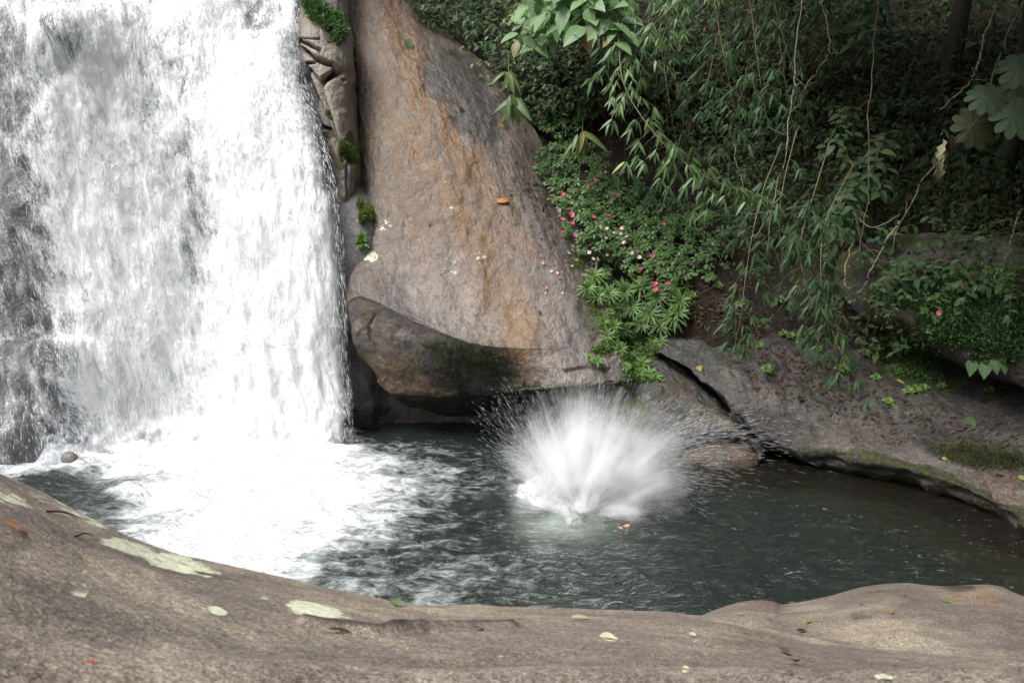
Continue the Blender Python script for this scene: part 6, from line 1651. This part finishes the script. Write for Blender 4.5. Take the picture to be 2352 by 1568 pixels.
def skin_mat():
    m = M("skin")
    co = m.n("TexCoord", 3)
    c = m.mix(m.ramp(m.noise(co, 8, 4), .3, .7), (.42, .20, .13), (.52, .28, .19))
    return m.done(m.n("BsdfPrincipled", 0, None, Base_Color=c, Roughness=.35, Subsurface_Weight=0.0))
def build_swimmer():
    """plunging in on the back-side of the splash: seat and thighs under, one arm thrown out to the right with the hand at the surface"""
    hand = PZ(1440, 1209, -.004)
    base = SC + np.array([-.1, -.1, -.5])
    e = empty("person", base, "person plunging into the pool, hidden by the splash except for fingertips at its right edge", "person")
    J = {"pel": (-.10, -.05, -.42), "sp": (.0, .0, -.22), "ch": (.08, .02, -.02), "nk": (.14, .04, .14), "hd": (.18, .04, .24), "tp": (.20, .04, .36)}
    pts, rad, edges = [], [], []
    def add(p, r, par=None):
        pts.append(np.asarray(p, float)); rad.append(r)
        if par is not None: edges.append((par, len(pts) - 1))
        return len(pts) - 1
    S = SC
    pel = add(S + [-.10, -.05, -.42], .15); sp = add(S + [.0, .0, -.22], .135, pel); ch = add(S + [.08, .02, -.02], .155, sp); nk = add(S + [.14, .04, .15], .06, ch); hd = add(S + [.17, .03, .24], .085, nk); tp = add(S + [.19, .02, .33], .075, hd)
    for sgn, kn, an, ft in [(1, (-.34, -.52, -.36), (-.16, -.72, -.72), (-.22, -.86, -.76)), (-1, (-.46, -.22, -.34), (-.42, -.5, -.72), (-.52, -.62, -.76))]:
        h = add(S + [-.12 + .0 * sgn, -.05 - .09 * sgn, -.44], .10, pel)
        k = add(S + kn, .065, h); a = add(S + an, .04, k); f = add(S + ft, .035, a)
    # right arm to the visible hand, left arm into the spray
    sh = add(S + [.16, -.10, -.05], .06, ch)
    el = add((S + [.16, -.10, -.05]) * .45 + hand * .55 + [0, .12, -.22], .043, sh)
    wr = add(hand + [-.15, .07, -.09], .028, el)
    pm = add(hand + [-.08, .03, -.035], .034, wr)
    for j, (off, ln) in enumerate([((.0, .032, .0), .07), ((.0, .012, .006), .085), ((.0, -.008, .006), .08), ((.0, -.028, .0), .062)]):
        k1 = add(hand + np.array(off) + [-.035, 0, 0], .010, pm); k2 = add(hand + np.array(off) + [-.035 + ln * .55, -.006, .012], .009, k1); add(hand + np.array(off) + [-.035 + ln, -.012, .004], .0075, k2)
    t1 = add(hand + [-.085, -.055, .012], .011, pm); add(hand + [-.05, -.085, .014], .009, t1)
    s2 = add(S + [.0, .16, .08], .06, ch); e2 = add(S + [-.18, .26, .22], .043, s2); w2 = add(S + [-.30, .22, .38], .028, e2); add(S + [-.36, .2, .46], .032, w2)
    me = bpy.data.meshes.new("body")
    me.from_pydata([tuple(p - base) for p in pts], edges, [])
    o = bpy.data.objects.new("body", me); COL.objects.link(o); o.parent = e
    sk = o.modifiers.new("skin", 'SKIN'); sk.use_smooth_shade = True
    if len(me.skin_vertices):
        for i, r in enumerate(rad):
            me.skin_vertices[0].data[i].radius = (r, r)
        me.skin_vertices[0].data[0].use_root = True
    o.modifiers.new("sub", 'SUBSURF').levels = 2
    o.modifiers["sub"].render_levels = 2
    me.materials.append(skin_mat())
    # hair and pale shorts as clothing
    T, Fi = np.meshgrid(np.linspace(0, PI * .55, 16), np.linspace(0, 2 * PI, 28), indexing='ij')
    u = np.stack([np.sin(T) * np.cos(Fi) * .092, np.sin(T) * np.sin(Fi) * .092, np.cos(T) * .10], -1) * (1 + .06 * fbm(np.stack([T * 6, Fi * 6, T * 0], -1), 2, 3))[..., None]
    mh = M("wet_hair"); mh = mh.done(mh.n("BsdfPrincipled", 0, None, Base_Color=(.02, .014, .01), Roughness=.3))
    mesh_np("hair", (u + (S + [.18, .025, .285]) - base).reshape(-1, 3), gquads(16, 28), None, mh, parent=e)
build_swimmer()

# ================================================================== labels of the repeated plants
def ordinal(i):
    return ["first", "second", "third", "fourth", "fifth", "sixth", "seventh", "eighth", "ninth", "tenth", "eleventh", "twelfth"][i] if i < 12 else "last"

def zone_of(px, py):
    v = "along the top edge" if py < 60 else "high up" if py < 200 else "mid slope" if py < 350 else "lower slope" if py < 500 else "low down" if py < 640 else "above the slab"
    h = "over the boulder" if px < 1150 else "beside the boulder" if px < 1330 else "above the flowers" if px < 1480 else "left of forked twig" if px < 1700 else "near forked twig" if px < 1900 else "left of trunk" if px < 2080 else "near dark trunk" if px < 2200 else "by palmate leaves"
    return v, h

KIND = {"bdark": ("dark drooping bamboo spray", "bamboo sprays hanging from the thicket"), "bhang": ("bamboo spray dangling over slab", "bamboo sprays over the slab"), "midshrub": ("half-lit small leaved shrub", "shrubs beside the boulder"), "darkshrub": ("glossy dark shrub", "glossy shrubs over the boulder"),
        "rshrub": ("shaded ovate leaved shrub", "shrubs of the shaded right slope"), "cshrub": ("shrub behind bamboo", "shrubs behind the bamboo"), "imp": ("leafy impatiens plant", "pink flowering plants"), "ros": ("star shaped rosette plant", "star shaped rosettes"), "tiny": ("tiny lime rosette", "tiny rosettes"), "seedling": ("lime green seedling", "seedlings in the litter"), "broad": ("shrub with broad pale leaves", "broad leaved shrubs")}
groups = {}
for o, key, a, b in REG:
    if key == "bfront": tag(o, "long bright bamboo spray slanting down right in front of the dark thicket"); continue
    if key == "bfront2": tag(o, "short bright bamboo spray at the top edge above the slanting one"); continue
    v, h = zone_of(a, b)
    base, grp = KIND[key]
    if key == "imp":
        n = o.get("_fl", 0)
        base = "impatiens without blooms" if n == 0 else "impatiens with one bloom" if n == 1 else "impatiens with %s blooms" % ["two", "three", "four", "five", "six", "seven"][min(n, 7) - 2]
        if "_fl" in o: del o["_fl"]
    if key in ("ros", "tiny"):
        v = "left of the slab's tip" if b > 760 else "under the flowers"; h = "upper band" if b < 690 else "middle band" if b < 760 else "lower band" if b < 860 else "by the splash"
        if a < 900: v, h = "on the boulder's left edge", "by the moss"
    if key == "seedling":
        v = "on the grey slab" if b > 740 else "in the litter above the slab"; h = "near the hanging bamboo" if a < 1960 else "right of the hanging bamboo"
    o["group"] = grp
    groups.setdefault((base, v, h), []).append((a, o))
for (base, v, h), L in groups.items():
    L.sort(key=lambda t: t[0])
    for i, (a, o) in enumerate(L):
        o["label"] = "%s %s, %s" % (base, v, h) if len(L) == 1 else "%s %s, %s, %s from left" % (base, v, h, ordinal(i))
